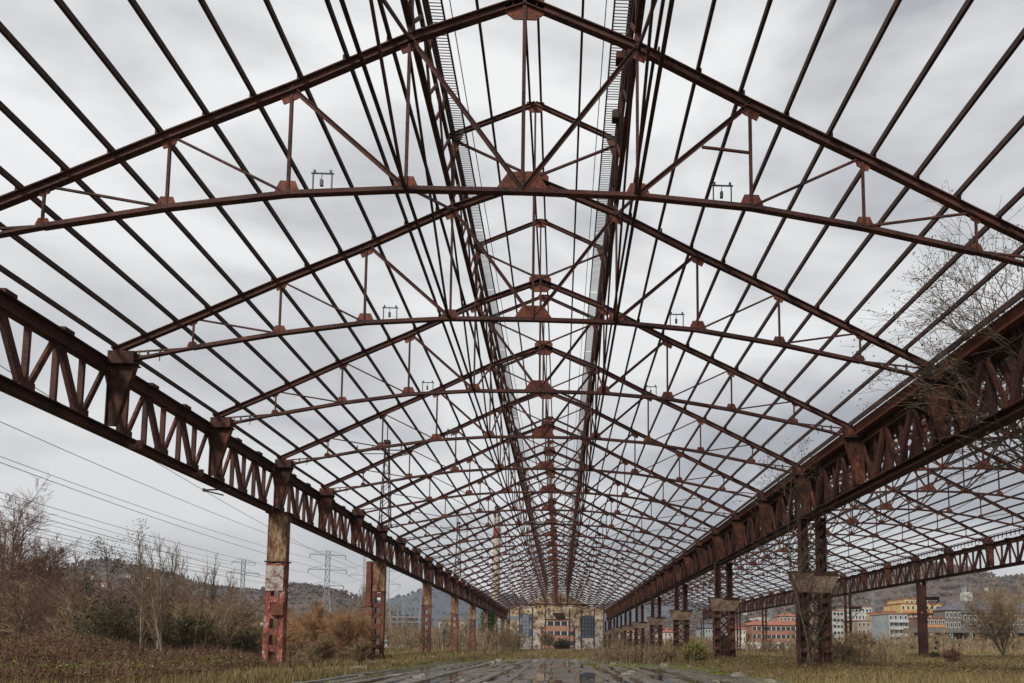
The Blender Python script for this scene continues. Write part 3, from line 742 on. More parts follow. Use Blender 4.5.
# tall brown trees at the left edge
T('bare_tree', gp(6, 84), 17.5, TALL, 'bark', 'tallest reddish brown bare tree at the left edge of the photo', 'tree', twigm='twig_red', seed=1, stems=2, group='bare trees on the left')
T('bare_tree', gp(30, 92), 15.5, TALL, 'bark', 'dense brown bare tree just right of the tallest one at the left edge', 'tree', twigm='twig_red', seed=2, stems=2, group='bare trees on the left')
T('bare_tree', gp(-22, 78), 16, TALL, 'bark', 'brown bare tree half cut by the left edge', 'tree', twigm='twig_red', seed=3, stems=2, group='bare trees on the left')
T('bare_tree', gp(52, 80), 10.5, ROUND, 'bark', 'lower spreading bare tree leaning right beside the tall left edge trees', 'tree', twigm='twig_red', seed=4, group='bare trees on the left')
T('bare_tree', gp(14, 62), 8.5, ROUND, 'palebark', 'pale limbed bare tree in front of the brown trees at the left edge', 'tree', twigm='twig', seed=5, lean=.25, group='bare trees on the left')
for px, Y, h, s_, lab in ((68, 60, 8.8, 81, 'thin bare tree left of the two alders with a few top twigs'), (124, 72, 10.5, 82, 'thin bare tree rising between the two alders'), (156, 58, 9.6, 83, 'thin bare tree close behind the right alder'), (172, 75, 12.0, 84, 'tallest thin bare tree right of the alders'), (203, 66, 8.4, 85, 'thin bare tree standing left of the feathery one'), (222, 64, 8.8, 86, 'thin bare tree standing right of the feathery one'), (243, 60, 5.6, 87, 'short thin bare tree below the pylon left of the flaked column')):
    T('bare_tree', gp(px, Y), h, SLIM, 'bark', lab, 'tree', seed=s_, r=.07, stems=2, lean=.10, twigm='twig')
for px, Y, h, s_, lab in ((-8, 100, 18, 71, 'rearmost tall brown tree at the left edge'), (20, 108, 16.5, 72, 'brown tree rising behind the second left edge tree'), (42, 112, 14, 73, 'brown tree on the falling outline of the left edge trees'), (64, 108, 11, 74, 'lowest brown tree on the falling outline of the left edge trees')):
    T('bare_tree', gp(px, Y), h, TALL, 'bark', lab, 'tree', twigm='twig_red', seed=s_, stems=2, lean=.15, group='bare trees on the left')
T('alder_tree', gp(112, 62), 11.9, ALDER, 'bark', 'slim alder with dark hanging leaves above the hill, left one of two', 'tree', 'leaf', 800, .075, .22, seed=6, r=.10)
T('alder_tree', gp(144, 60), 11.5, ALDER, 'bark', 'slim alder with dark leaves above the hill, right one of two', 'tree', 'leaf', 800, .075, .22, seed=7, r=.10)
T('bare_tree', gp(86, 66), 8.5, SLIM, 'bark', 'thin leafy sapling at the left side of the two alders', 'tree', 'leaf', 350, .09, .3, seed=8, r=.07)
T('bare_tree', gp(164, 64), 10.8, SLIM, 'bark', 'thin upright bare sapling right behind the right alder', 'tree', seed=9, r=.08)
T('bare_tree', gp(180, 68), 10.6, SLIM, 'bark', 'forked bare sapling with a branch reaching right above the hill', 'tree', seed=10, r=.09, stems=2, lean=.14)
T('bare_tree', gp(213, 70), 10.4, SLIM, 'bark', 'feathery upright bare tree left of the first far pylon', 'tree', seed=11, r=.10, stems=2, lean=.1)
T('bare_tree', gp(194, 72), 8.2, TALL, 'bark', 'low twiggy bare tree between the saplings and the feathery tree', 'tree', twigm='twig', seed=12)
T('bare_tree', gp(140, 37), 5.6, SLIM, 'palebark', 'pale stemmed sapling standing in the brambles, left of its pair', 'tree', twigm='twig', seed=13, r=.05)
T('bare_tree', gp(165, 36), 5.2, SLIM, 'palebark', 'pale forked sapling standing in the brambles, right of its pair', 'tree', twigm='twig', seed=14, r=.05, stems=3, lean=.22)
T('bare_tree', gp(151, 44), 5.6, SLIM, 'palebark', 'pale thin sapling behind the pair in the brambles', 'tree', twigm='twig', seed=15, r=.05)
T('willow_shrub', gp(228, 52), 5.6, ROUND, 'palebark', 'tall many-stemmed greenish brown shrub left of the white flaked column', 'shrub', twigm='twig', seed=16, stems=5, lean=.35, r=.05)
T('willow_shrub', gp(205, 60), 5.6, ROUND, 'bark', 'twiggy brown shrub behind the greenish shrub by the white flaked column', 'shrub', twigm='twig', seed=17, stems=5, lean=.35, r=.05)
T('willow_shrub', gp(325, 62), 6.2, ROUND, 'bark', 'large orange brown willow shrub below the nearest pylon', 'shrub', twigm='twig_orange', seed=18, stems=6, lean=.3, r=.05)
T('willow_shrub', gp(345, 56), 5.6, ROUND, 'bark', 'orange brown willow shrub just left of the column with the red casing', 'shrub', twigm='twig_orange', seed=19, stems=6, lean=.3, r=.05)
T('willow_shrub', gp(306, 70), 5.4, ROUND, 'bark', 'orange brown willow shrub right of the white flaked column', 'shrub', twigm='twig_orange', seed=20, stems=5, lean=.3, r=.05)
T('willow_shrub', gp(318, 44), 2.8, ROUND, 'bark', 'small olive brown shrub in front of the orange willows', 'shrub', twigm='twig', seed=21, stems=5, lean=.4, r=.03)
T('willow_shrub', gp(362, 47), 2.6, ROUND, 'bark', 'small olive brown shrub at the foot of the column with the red casing', 'shrub', twigm='twig', seed=22, stems=5, lean=.4, r=.03)
T('bare_tree', gp(356, 95), 9.5, SLIM, 'palebark', 'slim bare tree standing right of the nearest pylon', 'tree', seed=23, r=.1, stems=2)
T('bare_tree', gp(366, 100), 9.2, SLIM, 'palebark', 'slim bare tree close to the left side of the red sheet casing', 'tree', seed=24, r=.1, stems=2)
for px, Y, h, s_, lab in ((100, 58, 5.4, 31, 'dark olive bush behind the brambles below the alders'), (96, 66, 6.3, 32, 'round dark olive tree left of the two alders'), (178, 55, 3.6, 33, 'dark olive bush right of the pale saplings'), (122, 43, 5.2, 34, 'large dark olive bush behind the pale saplings'), (186, 45, 4.6, 35, 'dark olive bush in the middle of the left scrub'), (150, 50, 5.0, 36, 'dark olive bush between the two larger ones in the left scrub'), (240, 50, 3.2, 37, 'low dark olive bush left of the white flaked column')):
    T('evergreen_bush', gp(px, Y), h, ROUND, 'bark', lab, 'bush', 'evergreen', 1500 if s_ == 32 else 520, .10, .35, seed=s_, stems=5, lean=.35, r=.05, twigm='twig_olive')
# pale birches and ivy tree beyond the left columns
for px, Y, h, s_, lab in ((443, 130, 7.5, 41, 'pale bare birch between the fourth and fifth left columns, first from the left'), (452, 140, 8, 42, 'pale bare birch right beside the stub column'), (463, 150, 9, 43, 'tallest pale bare birch beyond the left columns'), (470, 160, 8, 44, 'pale bare birch just left of the fifth left column')):
    T('birch_tree', gp(px, Y), h, SLIM, 'palebark', lab, 'tree', seed=s_, stems=3, lean=.15, r=.12, group='birches beyond the left columns')
T('ivy_tree', gp(487, 150), 9.5, SLIM, 'bark', 'tree smothered in bright green ivy beyond the left columns', 'tree', 'ivy', 2600, .22, .5, seed=45, stems=2, r=.2)
# right side
T('bare_tree', gp(1004, 76), 12.5, ROUND, 'bark', 'broad bare tree with a rounded crown at the right edge before the stone building', 'tree', twigm='twig', seed=51, stems=5, lean=.28, r=.11)
TMIN = .5
T('alder_tree', V((16.3, 22.4, 0)), 17.0, [(10,46,.95,.52,.05,.015),(6,8,.6,.5,.05,.10),(3,5,.6,.5,-.04,.16),(2,0,0,0,0,.15)], 'bark', 'bare alder with hanging catkins reaching in from the right above the girder', 'tree', 'leaf', 6000, .06, .12, seed=52, r=.12, lean=.0)
TMIN = .25
T('bare_tree', V((12.75, 35.4, 0)), 11.6, [(12,34,1.0,.36,.02,.06),(5,6,.6,.5,.0,.13),(3,0,0,0,0,.15)], 'bark', 'thin pale bare tree growing up against the vine-wrapped column', 'tree', 'leaf', 1100, .06, .12, seed=53, r=.05, stems=1, lean=.05)
T('vine', V((13.3, 37.3, 0)), 5.6, [(12,30,.9,.30,.03,.10),(4,5,.6,.5,.0,.15),(2,0,0,0,0,.15)], 'bark', 'bare vine climbing the nearest twin-legged column between the halls', 'vine', seed=54, r=.035, stems=3, lean=.06)
T('yellow_bush', gp(695, 49), 2.3, ROUND, 'bark', 'yellow green leafy bush at the edge of the floor by the middle columns', 'bush', 'yellowleaf', 2400, .06, .22, seed=55, stems=6, lean=.3, r=.03)
T('bare_shrub', gp(860, 84), 4.4, ROUND, 'bark', 'arching bare shrub in front of the pale houses, left of the red far column', 'shrub', twigm='twig', seed=56, stems=5, lean=.4, r=.05)
T('bare_shrub', gp(933, 74), 1.2, ROUND, 'bark', 'small dark shrub at the foot of the red far column', 'shrub', 'evergreen', 500, .07, .15, seed=57, stems=6, lean=.5, r=.02)
T('bare_shrub', gp(952, 50), 1.8, ROUND, 'bark', 'low dark twiggy shrub in the grass right of the red far column', 'shrub', twigm='twig_red', seed=58, stems=6, lean=.3, r=.02)
T('bare_shrub', gp(839, 50), 2.6, ROUND, 'bark', 'loose bare shrub in the grass right of the vine-wrapped column', 'shrub', twigm='twig', seed=59, stems=6, lean=.4, r=.02)
T('bare_shrub', gp(640, 52), 1.7, ROUND, 'bark', 'dense brown shrub on the right edge of the floor before the middle columns', 'shrub', twigm='twig', seed=60, stems=9, lean=.5, r=.02)
T('bare_shrub', gp(664, 50), 1.6, ROUND, 'bark', 'dense brown shrub just left of the yellow green bush', 'shrub', twigm='twig', seed=61, stems=9, lean=.5, r=.02)
T('bare_shrub', gp(619, 58), 1.5, ROUND, 'bark', 'leftmost dense brown shrub on the right edge of the floor', 'shrub', twigm='twig', seed=62, stems=9, lean=.5, r=.02)
T('evergreen_bush', V((.5, 226, 0)), 3.8, ROUND, 'bark', 'dark green bush seen low in the opening of the end wall', 'bush', 'evergreen', 1400, .3, .7, seed=64, stems=8, lean=.8, r=.1)
T('bare_tree', V((-3.1, 208.5, 0)), 7.5, ROUND, 'bark', 'bare bush growing in the opening of the end wall', 'bush', twigm='twig', seed=63, stems=3, lean=.2, r=.1)

# thickets nobody could count
def thicket(name, label, m, spots, seed):
    random.seed(seed); wood = MB()
    for p, h in spots:
        for s_ in range(random.choice((3,4,5))):
            d = V((random.gauss(0,.3), random.gauss(0,.3), 1))
            br2(wood, p + V((random.gauss(0,.3), random.gauss(0,.3), 0)), d, h*random.uniform(.6,1.05))
    o = wood.build(name, M[m]); tag(o, label, 'thicket', kind='stuff')
def br2(w, p, d, h):
    r = .010+p.y*.00024
    pts = [p]; dd = d.normalized(); q = p.copy()
    for i in range(4): dd = (dd+rv(.12)).normalized(); q = q+dd*h/4; pts.append(q.copy())
    w.tube(pts, [r*1.6, r*1.4, r*1.1, r*.8, r*.4], 3)
    for k in range(9):
        i = random.randrange(1, 4); b = pts[i].lerp(pts[i+1], random.random()); n = (dd+rv(.55)).normalized(); l = h*random.uniform(.15,.4)
        c = b+n*l*.5; e_ = c+(n+rv(.25)).normalized()*l*.5
        w.tube([b, c, e_], [r*.8, r*.6, r*.3], 3)
        for z in range(3): f = b.lerp(c, random.random()); w.tube([f, f+(n+rv(.6)).normalized()*l*.45], [r*.5, r*.25], 3)
random.seed(77)
def spots(n, x0, x1, Y0, Y1, h0, h1):
    o = []
    for i in range(n):
        Y = random.uniform(Y0, Y1); px = random.uniform(x0, x1); p = gp(px, Y); o.append((p, random.uniform(h0, h1)))
    return o
thicket('thicket', 'reddish brown bare thicket behind the brambles on the left', 'twig_red', spots(230, -30, 230, 62, 105, 4.0, 8.5), 1)
thicket('thicket', 'low olive brown thicket of thin stems in front of the left fence', 'twig', spots(85, 60, 262, 44, 64, 1.5, 4.2), 2)
thicket('thicket', 'orange brown thicket filling the ground below the pylons', 'twig_orange', spots(150, 225, 372, 66, 130, 2.8, 6.0), 3)
thicket('thicket', 'brown scrub belt beyond the left columns', 'twig', spots(170, 385, 520, 130, 215, 3.0, 6.5), 4)
thicket('thicket', 'brown scrub beyond the middle row of columns', 'twig', spots(150, 600, 745, 130, 215, 2.0, 4.0), 5)
thicket('thicket', 'pale brown scrub in front of the town on the right', 'twig', spots(240, 745, 1060, 105, 190, 1.6, 4.4), 6)
thicket('thicket', 'loose bare stems in the right hall grass', 'twig', spots(60, 790, 900, 42, 75, 1.0, 2.6), 7)
thicket('thicket', 'low brown brush along the right edge of the floor', 'twig', spots(150, 592, 690, 48, 66, .7, 1.5), 8)

def scatter(name, label, cat, m, n, pos, hfn, wfn, seed, leafy=False):
    random.seed(seed); mb = MB(); v = mb.v; f = mb.f
    for i in range(n):
        c = pos()
        if c is None: continue
        x, y = c; z = gz(x, y); h = hfn(x, y); w = wfn(y)
        for k in range(3):
            a = random.uniform(0, 6.283); bx = x+random.gauss(0, .12); by = y+random.gauss(0, .12)
            if leafy:
                zc = z + random.random()**.7*h; cx_, cy_ = bx+random.gauss(0,.2), by+random.gauss(0,.2); i0 = len(v)
                dx, dy, dz = random.gauss(0,1)*w, random.gauss(0,1)*w, random.gauss(0,.6)*w; ex, ey, ez = random.gauss(0,1)*w*.7, random.gauss(0,1)*w*.7, random.gauss(0,.7)*w
                v += [(cx_-dx,cy_-dy,zc-dz),(cx_+ex,cy_+ey,zc+ez),(cx_+dx,cy_+dy,zc+dz),(cx_-ex,cy_-ey,zc-ez)]; f.append((i0,i0+1,i0+2,i0+3))
            else:
                hh = h*random.uniform(.4,1.2); lx, ly = random.gauss(0,.25)*hh, random.gauss(0,.25)*hh; i0 = len(v); cx_, sy_ = math.cos(a)*w, math.sin(a)*w
                v += [(bx-cx_,by-sy_,z-.03),(bx+cx_,by+sy_,z-.03),(bx+lx,by+ly,z+hh)]; f.append((i0,i0+1,i0+2))
    tag(mb.build(name, M[m]), label, cat, kind='stuff')
def on_floor(x, y): return 7 < y < 65 and -8.9-.0+max(0,y-45)*.22 < x < 8.2-max(0,y-38)*.20
def wide(y0, y1, xa=-.85, xb=.72):
    def fn():
        y = y0*(y1/y0)**random.random(); x = random.uniform(xa*y, xb*y)
        return None if on_floor(x, y) else (x, y)
    return fn
def patchy(fn, s, thr):
    def g():
        c = fn()
        if c is None: return None
        return c if noise2(c[0]*s, c[1]*s, 4) > thr+random.uniform(-.25,.25) else None
    return g
scatter('dry_grass', 'dry brown grass covering the ground round the floor', 'grass', 'drygrass', 52000, wide(19, 210), lambda x, y: .16+.16*(noise2(x*.6,y*.6,1)+1), lambda y: .006+y*.0006, 1)
scatter('green_grass', 'patches of green grass among the dry grass', 'grass', 'greengrass', 30000, patchy(wide(19, 140), .7, .25), lambda x, y: .16, lambda y: .007+y*.0007, 2)
def left_b():
    y = 22*(66/22)**random.random(); x = random.uniform(-.86*y, -13.5-(y-24)*.12)
    return (x, y) if x < -13 else None
scatter('brambles', 'brown red bramble leaves heaped in the left foreground', 'brambles', 'bramble', 52000, left_b, lambda x, y: max(.08, .3+min(1, (-13-x)/6)*(.45+.75*noise2(x*.7, y*.7, 3))), lambda y: .014+y*.0005, 3, True)
scatter('brambles', 'thin arching bramble stems in the left foreground', 'brambles', 'twig_red', 9000, left_b, lambda x, y: .5+min(1, (-13-x)/6)*(.5+.6*noise2(x*.7, y*.7, 3)), lambda y: .006+y*.0003, 13)
scatter('weeds', 'olive brown weeds round the feet of the middle columns', 'weeds', 'drygrass', 16000, wide(26, 75, .20, .72), lambda x, y: .3+.3*noise2(x, y, 5), lambda y: .010+y*.0005, 4, True)
def feet():
    X0, s_ = random.choice(((-15.1,1),(13.87,1),(13.87,1),(42.1,1),(-15.1,1))); k = random.choice((4,7,10,13,16,19,22))
    return (X0+random.gauss(0,.9), Yk(k)+random.gauss(0,.9))
scatter('weeds', 'tufts of weeds crowding the feet of the columns', 'weeds', 'drygrass', 9000, feet, lambda x, y: .5, lambda y: .010+y*.0005, 21)
scatter('weeds', 'brown dead leaves and stalks round the column feet', 'weeds', 'bramble', 6000, feet, lambda x, y: .45, lambda y: .010+y*.0005, 22, True)
def edges():
    y = random.uniform(20, 66); sd_ = random.choice((-1, 1)); x = -8.6+max(0,y-45)*.22 if sd_ < 0 else 8-max(0,y-38)*.2
    return (x+random.gauss(0,.6)-sd_*random.random()*1.2, y)
scatter('green_grass', 'green and olive tufts spilling over the floor edges', 'grass', 'greengrass', 5000, edges, lambda x, y: .14, lambda y: .012+y*.0004, 23)
def rubble():
    y = 22*(120/22)**random.random(); return (random.uniform(-.5*y, .6*y), y)
def moss():
    y = random.uniform(40, 66); x = random.uniform(1.5, 9)
    return (x, y)
scatter('moss', 'bright green moss along the far right edge of the floor', 'moss', 'greengrass', 5000, moss, lambda x, y: .07, lambda y: .05, 5, True)
scatter('green_grass', 'green weeds showing through the brambles on the left', 'weeds', 'greengrass', 9000, patchy(left_b, .55, .15), lambda x, y: .75, lambda y: .010+y*.0004, 33, True)
scatter('ferns', 'yellow green ferns standing in the brambles', 'ferns', 'yellowleaf', 900, patchy(left_b, 1.1, .35), lambda x, y: .9, lambda y: .012+y*.0005, 6, True)

# ------------------------------------------------------------------ pylons and wires
M['galv'] = plain('galvanised_steel', (.25,.25,.25), .6)
def pylon(px, Y, ytop, lab, bw=3.2, tw=.75, arms=((.93, 6.2), (.78, 6.6), (.62, 5.8)), rot=.3):
    p = at(px, 640, Y); H = at(px, ytop, Y).z; t = empty('electricity_pylon', (p.x, Y, 0), lab, 'pylon', 'lattice pylons', rot)
    def hw_(f): return bw+(tw-bw)*min(1, f/.55) if f < .55 else tw
    for s_ in ((-1,-1),(1,-1),(1,1),(-1,1)):
        MB().bar((s_[0]*bw,s_[1]*bw,0),(s_[0]*tw,s_[1]*tw,H*.55),.32,.32).bar((s_[0]*tw,s_[1]*tw,H*.55),(s_[0]*tw,s_[1]*tw,H*.97),.26,.26).build('leg', M['galv'], t)
    mb = MB(); f = 0; n = 13
    for i in range(n):
        f0, f1 = i/n, (i+1)/n; a, b = hw_(f0), hw_(f1)
        for s_ in (-1, 1):
            mb.bar((-a,s_*a,f0*H*.97),(b,s_*b,f1*H*.97),.14,.14).bar((a,s_*a,f0*H*.97),(-b,s_*b,f1*H*.97),.14,.14)
            mb.bar((s_*a,-a,f0*H*.97),(s_*b,b,f1*H*.97),.09,.09,(1,0,0)).bar((-b,s_*b,f1*H*.97),(b,s_*b,f1*H*.97),.1,.1)
    mb.build('bracing', M['galv'], t); tips = []
    for fz, l in arms:
        z = fz*H
        for s_ in (-1, 1):
            mb = MB().bar((s_*tw,0,z),(s_*l,0,z),.26,.26).bar((s_*tw,0,z+H*.045),(s_*l,0,z+.1),.12,.12)
            for q in (.3,.6): mb.bar((s_*(tw+(l-tw)*q),0,z),(s_*(tw+(l-tw)*q),0,z+H*.045*(1-q)),.08,.08)
            mb.build('cross_arm', M['galv'], t)
            MB().tube([(s_*l,0,z),(s_*l,0,z-1.4)],.12,5).build('insulator', M['wire'], t)
            c, s2 = math.cos(rot), math.sin(rot); tips.append(V((p.x+s_*l*c, Y+s_*l*s2, z-1.4)))
    return tips
t1 = pylon(325, 260, 548, 'nearest and largest grey pylon, three pairs of arms, right of the white flaked column')
t2 = pylon(240, 340, 557, 'grey pylon left of the white flaked column above the hill', tw=.8, arms=((.94,5),(.82,7)), rot=.5)
t3 = pylon(386, 350, 552, 'grey pylon half hidden by the red sheet casing of the second column', arms=((.95,6),(.80,7),(.66,6)))
pylon(362, 420, 548, 'slender grey pylon between the nearest pylon and the red sheet casing', bw=2, tw=.5, arms=((.98,5),(.72,8)))
pylon(771, 330, 601, 'small pale pylon rising behind the red houses', bw=2, tw=.5, arms=((.9,4),(.75,4)))
pylon(874, 330, 586, 'pale pylon rising behind the white flats on the right', bw=2.4, tw=.6, arms=((.93,5),(.8,5),(.67,5)))
wn = 0
def wire(a, b, sag, r, lab):
    pts = [a.lerp(b, i/40) - V((0,0,sag*4*(i/40)*(1-i/40))) for i in range(41)]
    tag(MB().tube(pts, r, 4).build('power_line', M['wire']), lab, 'power line', 'power lines over the left side')
P0 = V((-78, -60, 40))
lv = ['topmost', 'middle', 'lowest']
for i, a in enumerate(t1):
    s_ = -1 if i % 2 == 0 else 1
    b = P0 + V((s_*6.5, 0, -5.5*(i//2))); side = 'left' if s_ < 0 else 'right'
    wire(a, b, 5.5, .05, '%s power line from the %s arms of the nearest pylon towards the upper left' % (lv[i//2], side))
    wire(a, t3[i], 4, .05, '%s wire from the %s arms of the nearest pylon to the one behind the casing' % (lv[i//2], side))
for i, a in enumerate(t2):
    s_ = -1 if i % 2 == 0 else 1; side = 'left' if s_ < 0 else 'right'
    wire(a, V((-120+s_*7, -40, 46-7*(i//2))), 7, .06, '%s wire from the %s arms of the pylon left of the white flaked column' % (('upper','lower')[i//2], side))
wire(V((-78,270,30)), V((-60,-50,48)), 6, .05, 'steepest thin power line crossing the others above the left trees')
wire(V((-84,270,22)), V((-95,-50,30)), 5, .05, 'lowest thin power line skimming the bare tree tops on the left')

# ------------------------------------------------------------------ substation, fences, lamps, chimney
M['paint_red'] = plain('chimney_red', (.24,.06,.05)); M['paint_white'] = plain('chimney_white', (.42,.37,.29))
p = at(495, 640, 330); H = at(495, 506, 330).z; t = empty('striped_chimney', (p.x, 330, 0), 'tall pale chimney with a red band and dark lattice top behind the left roof slope', 'chimney')
def ring(z0, z1, r0, r1, m, nm): MB().tube([(0,0,z0),(0,0,z1)], [r0, r1], 16).build(nm, M[m], t, True)
h1, h2, h3 = at(495,538,330).z, at(495,528,330).z, at(495,518,330).z
ring(0, h1, 2.2, 1.7, 'paint_white', 'shaft'); ring(h1, h2, 1.75, 1.65, 'paint_red', 'red_band'); ring(h2, h3, 1.6, 1.5, 'paint_white', 'shaft_top')
mb = MB()
for a in range(6): c, s_ = math.cos(a*1.047)*1.2, math.sin(a*1.047)*1.2; mb.bar((c,s_,h3-.5),(c*.7,s_*.7,H),.3,.3)
for z in (h3+1, h3+3, h3+5): mb.tube([(1.5*math.cos(k), 1.5*math.sin(k), z) for k in [i*.628 for i in range(11)]], .12, 3)
mb.build('lattice_top', M['dark'], t)
t = empty('substation_frame', (at(385,640,200).x, 200, 0), 'pale steel portal frame of the substation between the second and third left columns', 'substation frame')
def X_(px, Y=200): return at(px, 640, Y).x - t.location.x
zb = at(400, 617, 200).z
for px, yt in ((388, 611), (397, 603), (403, 604), (419, 603), (424, 615)):
    x = X_(px); z = at(px, yt, 200).z; mb = MB()
    for q in (-.3, .3): mb.bar((x+q,0,0),(x+q*.5,0,z),.14,.14)
    for i in range(8): mb.bar((x-.25,0,z*i/8),(x+.25,0,z*(i+1)/8),.07,.07)
    mb.build('post', M['galv'], t)
for yy in (617, 622): z = at(400,yy,200).z; MB().bar((X_(386),0,z),(X_(425),0,z),.3,.3).build('beam', M['galv'], t)
for i in range(7): x = X_(388+i*5.5); z = at(400,617,200).z; MB().tube([(x,0,z),(x,0,z-1.6)],.14,5).build('insulator', M['wire'], t)
M['shed_white'] = plain('shed_white', (.55,.57,.55)); M['shed_green'] = plain('shed_green', (.05,.22,.14))
p0, p1 = at(384,648,180), at(413,634,180); t = empty('site_shed', ((p0.x+p1.x)/2, 182, 0), 'low white shed with a green band behind the second and third left columns', 'shed')
w = p1.x-p0.x
MB().box((0,0,p1.z/2),(w,5,p1.z)).build('wall', M['shed_white'], t); MB().box((0,0,p1.z+.15),(w+.5,5.5,.35)).build('roof', M['galv'], t); MB().box((0,-2.53,p1.z*.45),(w*.98,.04,.7)).build('green_band', M['shed_green'], t)
M['fence'] = plain('fence_green_grey', (.05,.06,.055))
def fence(xa, ya, xb, yb, h, n, lab, bars=9):
    t = empty('metal_fence', (xa, ya, gz(xa, ya)), lab, 'fence'); d = V((xb-xa, yb-ya, 0))
    for i in range(n+1): q = d*(i/n); MB().box((q.x, q.y, h/2), (.12,.12,h)).build('post', M['fence'], t)
    mb = MB()
    for z in (.25, h*.5, h-.15): mb.bar((0,0,z),(d.x,d.y,z),.05,.06,(0,1,0))
    k = n*bars
    for i in range(k): q = d*((i+.5)/k); mb.box((q.x,q.y,h/2),(.045,.03,h-.1))
    mb.build('bars', M['fence'], t)
a, b = gp(40, 76), gp(262, 88); fence(a.x, a.y, b.x, b.y, 2.6, 16, 'dark metal bar fence behind the brambles on the left')
a, b = gp(266, 92), gp(372, 110); fence(a.x, a.y, b.x, b.y, 2.4, 9, 'dark metal bar fence between the two nearest left columns')
a, b = gp(384, 150), gp(440, 165); fence(a.x, a.y, b.x, b.y, 2.6, 8, 'green mesh fence in front of the white site shed')
for px, lab in ((255, 'left one of two small white headed lamps by the white flaked column'), (262, 'right one of two small white headed lamps by the white flaked column')):
    p = at(px, 640, 80); t = empty('lamp_post', (p.x, 80, 0), lab, 'lamp post', 'white headed lamps'); z = at(px, 625, 80).z
    MB().tube([(0,0,0),(0,0,z)],.06,6).build('pole', M['fence'], t); MB().tube([(0,0,z-.35),(0,0,z-.1),(0,0,z+.2),(0,0,z+.32)],[.12,.32,.30,.05],8).build('lamp_head', M['shed_white'], t)

# ------------------------------------------------------------------ the town on the right
def wallm(n, c): M[n] = mat(n, [(.36, tuple(x*.55 for x in c)), (.48, tuple(x*.85 for x in c)), (.66, tuple(min(.8,x*1.1) for x in c))], .25, 1.6, .9, 0)
for n, c in (('w_yellow',(.52,.38,.16)),('w_orange',(.48,.25,.10)),('w_brick',(.22,.13,.10)),('w_white',(.48,.48,.46)),('w_grey',(.28,.31,.31)),('w_stone',(.16,.145,.135)),('w_tan',(.34,.27,.20)),('w_redor',(.33,.165,.115)),('w_pink',(.40,.26,.21)),('w_cream',(.6,.54,.42)),('slate',(.11,.11,.13)),('tile',(.30,.12,.08))): wallm(n, c)
M['pane_dark'] = plain('dark_window', (.03,.035,.04), .15, spec=.6); M['pane_light'] = plain('white_window_frame', (.62,.62,.60))
def building(px0, px1, ytop, Y, wall, label, floors=4, cols=6, roof=None, roofm='tile', rh=3, depth=14, win='pane_dark', frame='pane_light', band=False, base=0, name='apartment_building', cat='building', balc=None, group='town buildings'):
    a, b = at(px0, 645, Y), at(px1, 645, Y); zt = at(px0, ytop, Y).z; w = b.x-a.x; t = empty(name, ((a.x+b.x)/2, Y+depth/2, base), label, cat, group)
    H = zt-base; MB().box((0,0,H/2),(w,depth,H)).build('wall', M[wall], t)
    if roof == 'hip':
        mb = MB(); o = .5; c = [(-w/2-o,-depth/2-o,H),(w/2+o,-depth/2-o,H),(w/2+o,depth/2+o,H),(-w/2-o,depth/2+o,H),(-w/2+depth*.4,0,H+rh),(w/2-depth*.4,0,H+rh)]
        mb.v = c; mb.f = [(0,1,5,4),(1,2,5),(2,3,4,5),(3,0,4),(3,2,1,0)]; r = mb.build('roof', M[roofm], t)
        MB().box((w*.2,-.5,H+rh*.8),(.9,.9,1.8)).build('chimney', M['w_brick'], r)
    elif roof == 'gable':
        mb = MB(); o = .5; mb.v = [(-w/2-o,-depth/2-o,H),(w/2+o,-depth/2-o,H),(w/2+o,depth/2+o,H),(-w/2-o,depth/2+o,H),(-w/2-o,0,H+rh),(w/2+o,0,H+rh)]
        mb.f = [(0,1,5,4),(1,2,5),(2,3,4,5),(3,0,4),(3,2,1,0)]; mb.build('roof', M[roofm], t)
    else: MB().box((0,0,H+.2),(w+.4,depth+.4,.4)).build('roof', M[roofm], t)
    fh = H/floors; cw = w/cols
    if band:
        for f in range(floors): MB().box((0,-depth/2-.03,fh*(f+.55)),(w*.96,.10,fh*.42)).build('window', M[win], t)
        for f in range(floors):
            for c in range(1, cols): MB().box((-w/2+cw*c,-depth/2-.06,fh*(f+.55)),(.3,.14,fh*.42)).build('mullion', M[frame], t)
    else:
        fm = MB().box((0,0,0),(cw*.56,.10,fh*.56)).mesh('window', M[frame]); pm = MB().box((0,-.06,0),(cw*.40,.06,fh*.44)).mesh('pane', M[win])
        for f in range(floors):
            for c in range(cols):
                if floors*cols > 100: break
                o = link('window', fm, t, (-w/2+cw*(c+.5),-depth/2-.03,fh*(f+.52))); link('pane', pm, o)
    if balc:
        for f in range(1, floors): MB().box((0,-depth/2-.6,fh*f),(w*.9,1.2,.9)).build('balcony', M[balc], t)
    return t
building(884, 903, 612, 262, 'w_yellow', 'lower left step of the yellow terraced flats, behind the grey balconied block', 5, 4)
building(902, 946, 604, 258, 'w_yellow', 'large yellow ochre block of flats right behind the red far column', 6, 9, balc='w_orange')
building(906, 930, 599, 266, 'w_yellow', 'narrow top storey of the yellow flats rising above the rest', 7, 5)
building(919, 946, 618, 246, 'w_brick', 'brown brick row in front of the yellow flats', 4, 7, balc='w_orange')
building(889, 909, 614, 240, 'w_grey', 'pale grey block with balconies left of the red far column', 5, 4, balc='w_white')
building(948, 1062, 613, 250, 'w_stone', 'long grey stone building with a steep slate roof behind the broad bare tree', 4, 22, 'hip', 'slate', 5)
building(946, 962, 610, 246, 'w_stone', 'grey stone end pavilion with dormers beside the yellow flats', 4, 4, 'hip', 'slate', 2.5, 8)
building(834, 844, 611, 300, 'w_white', 'narrow white block left of the laced far column', 6, 3, band=True)
building(852, 873, 607, 310, 'w_white', 'bright white flats right of the laced far column', 6, 6)
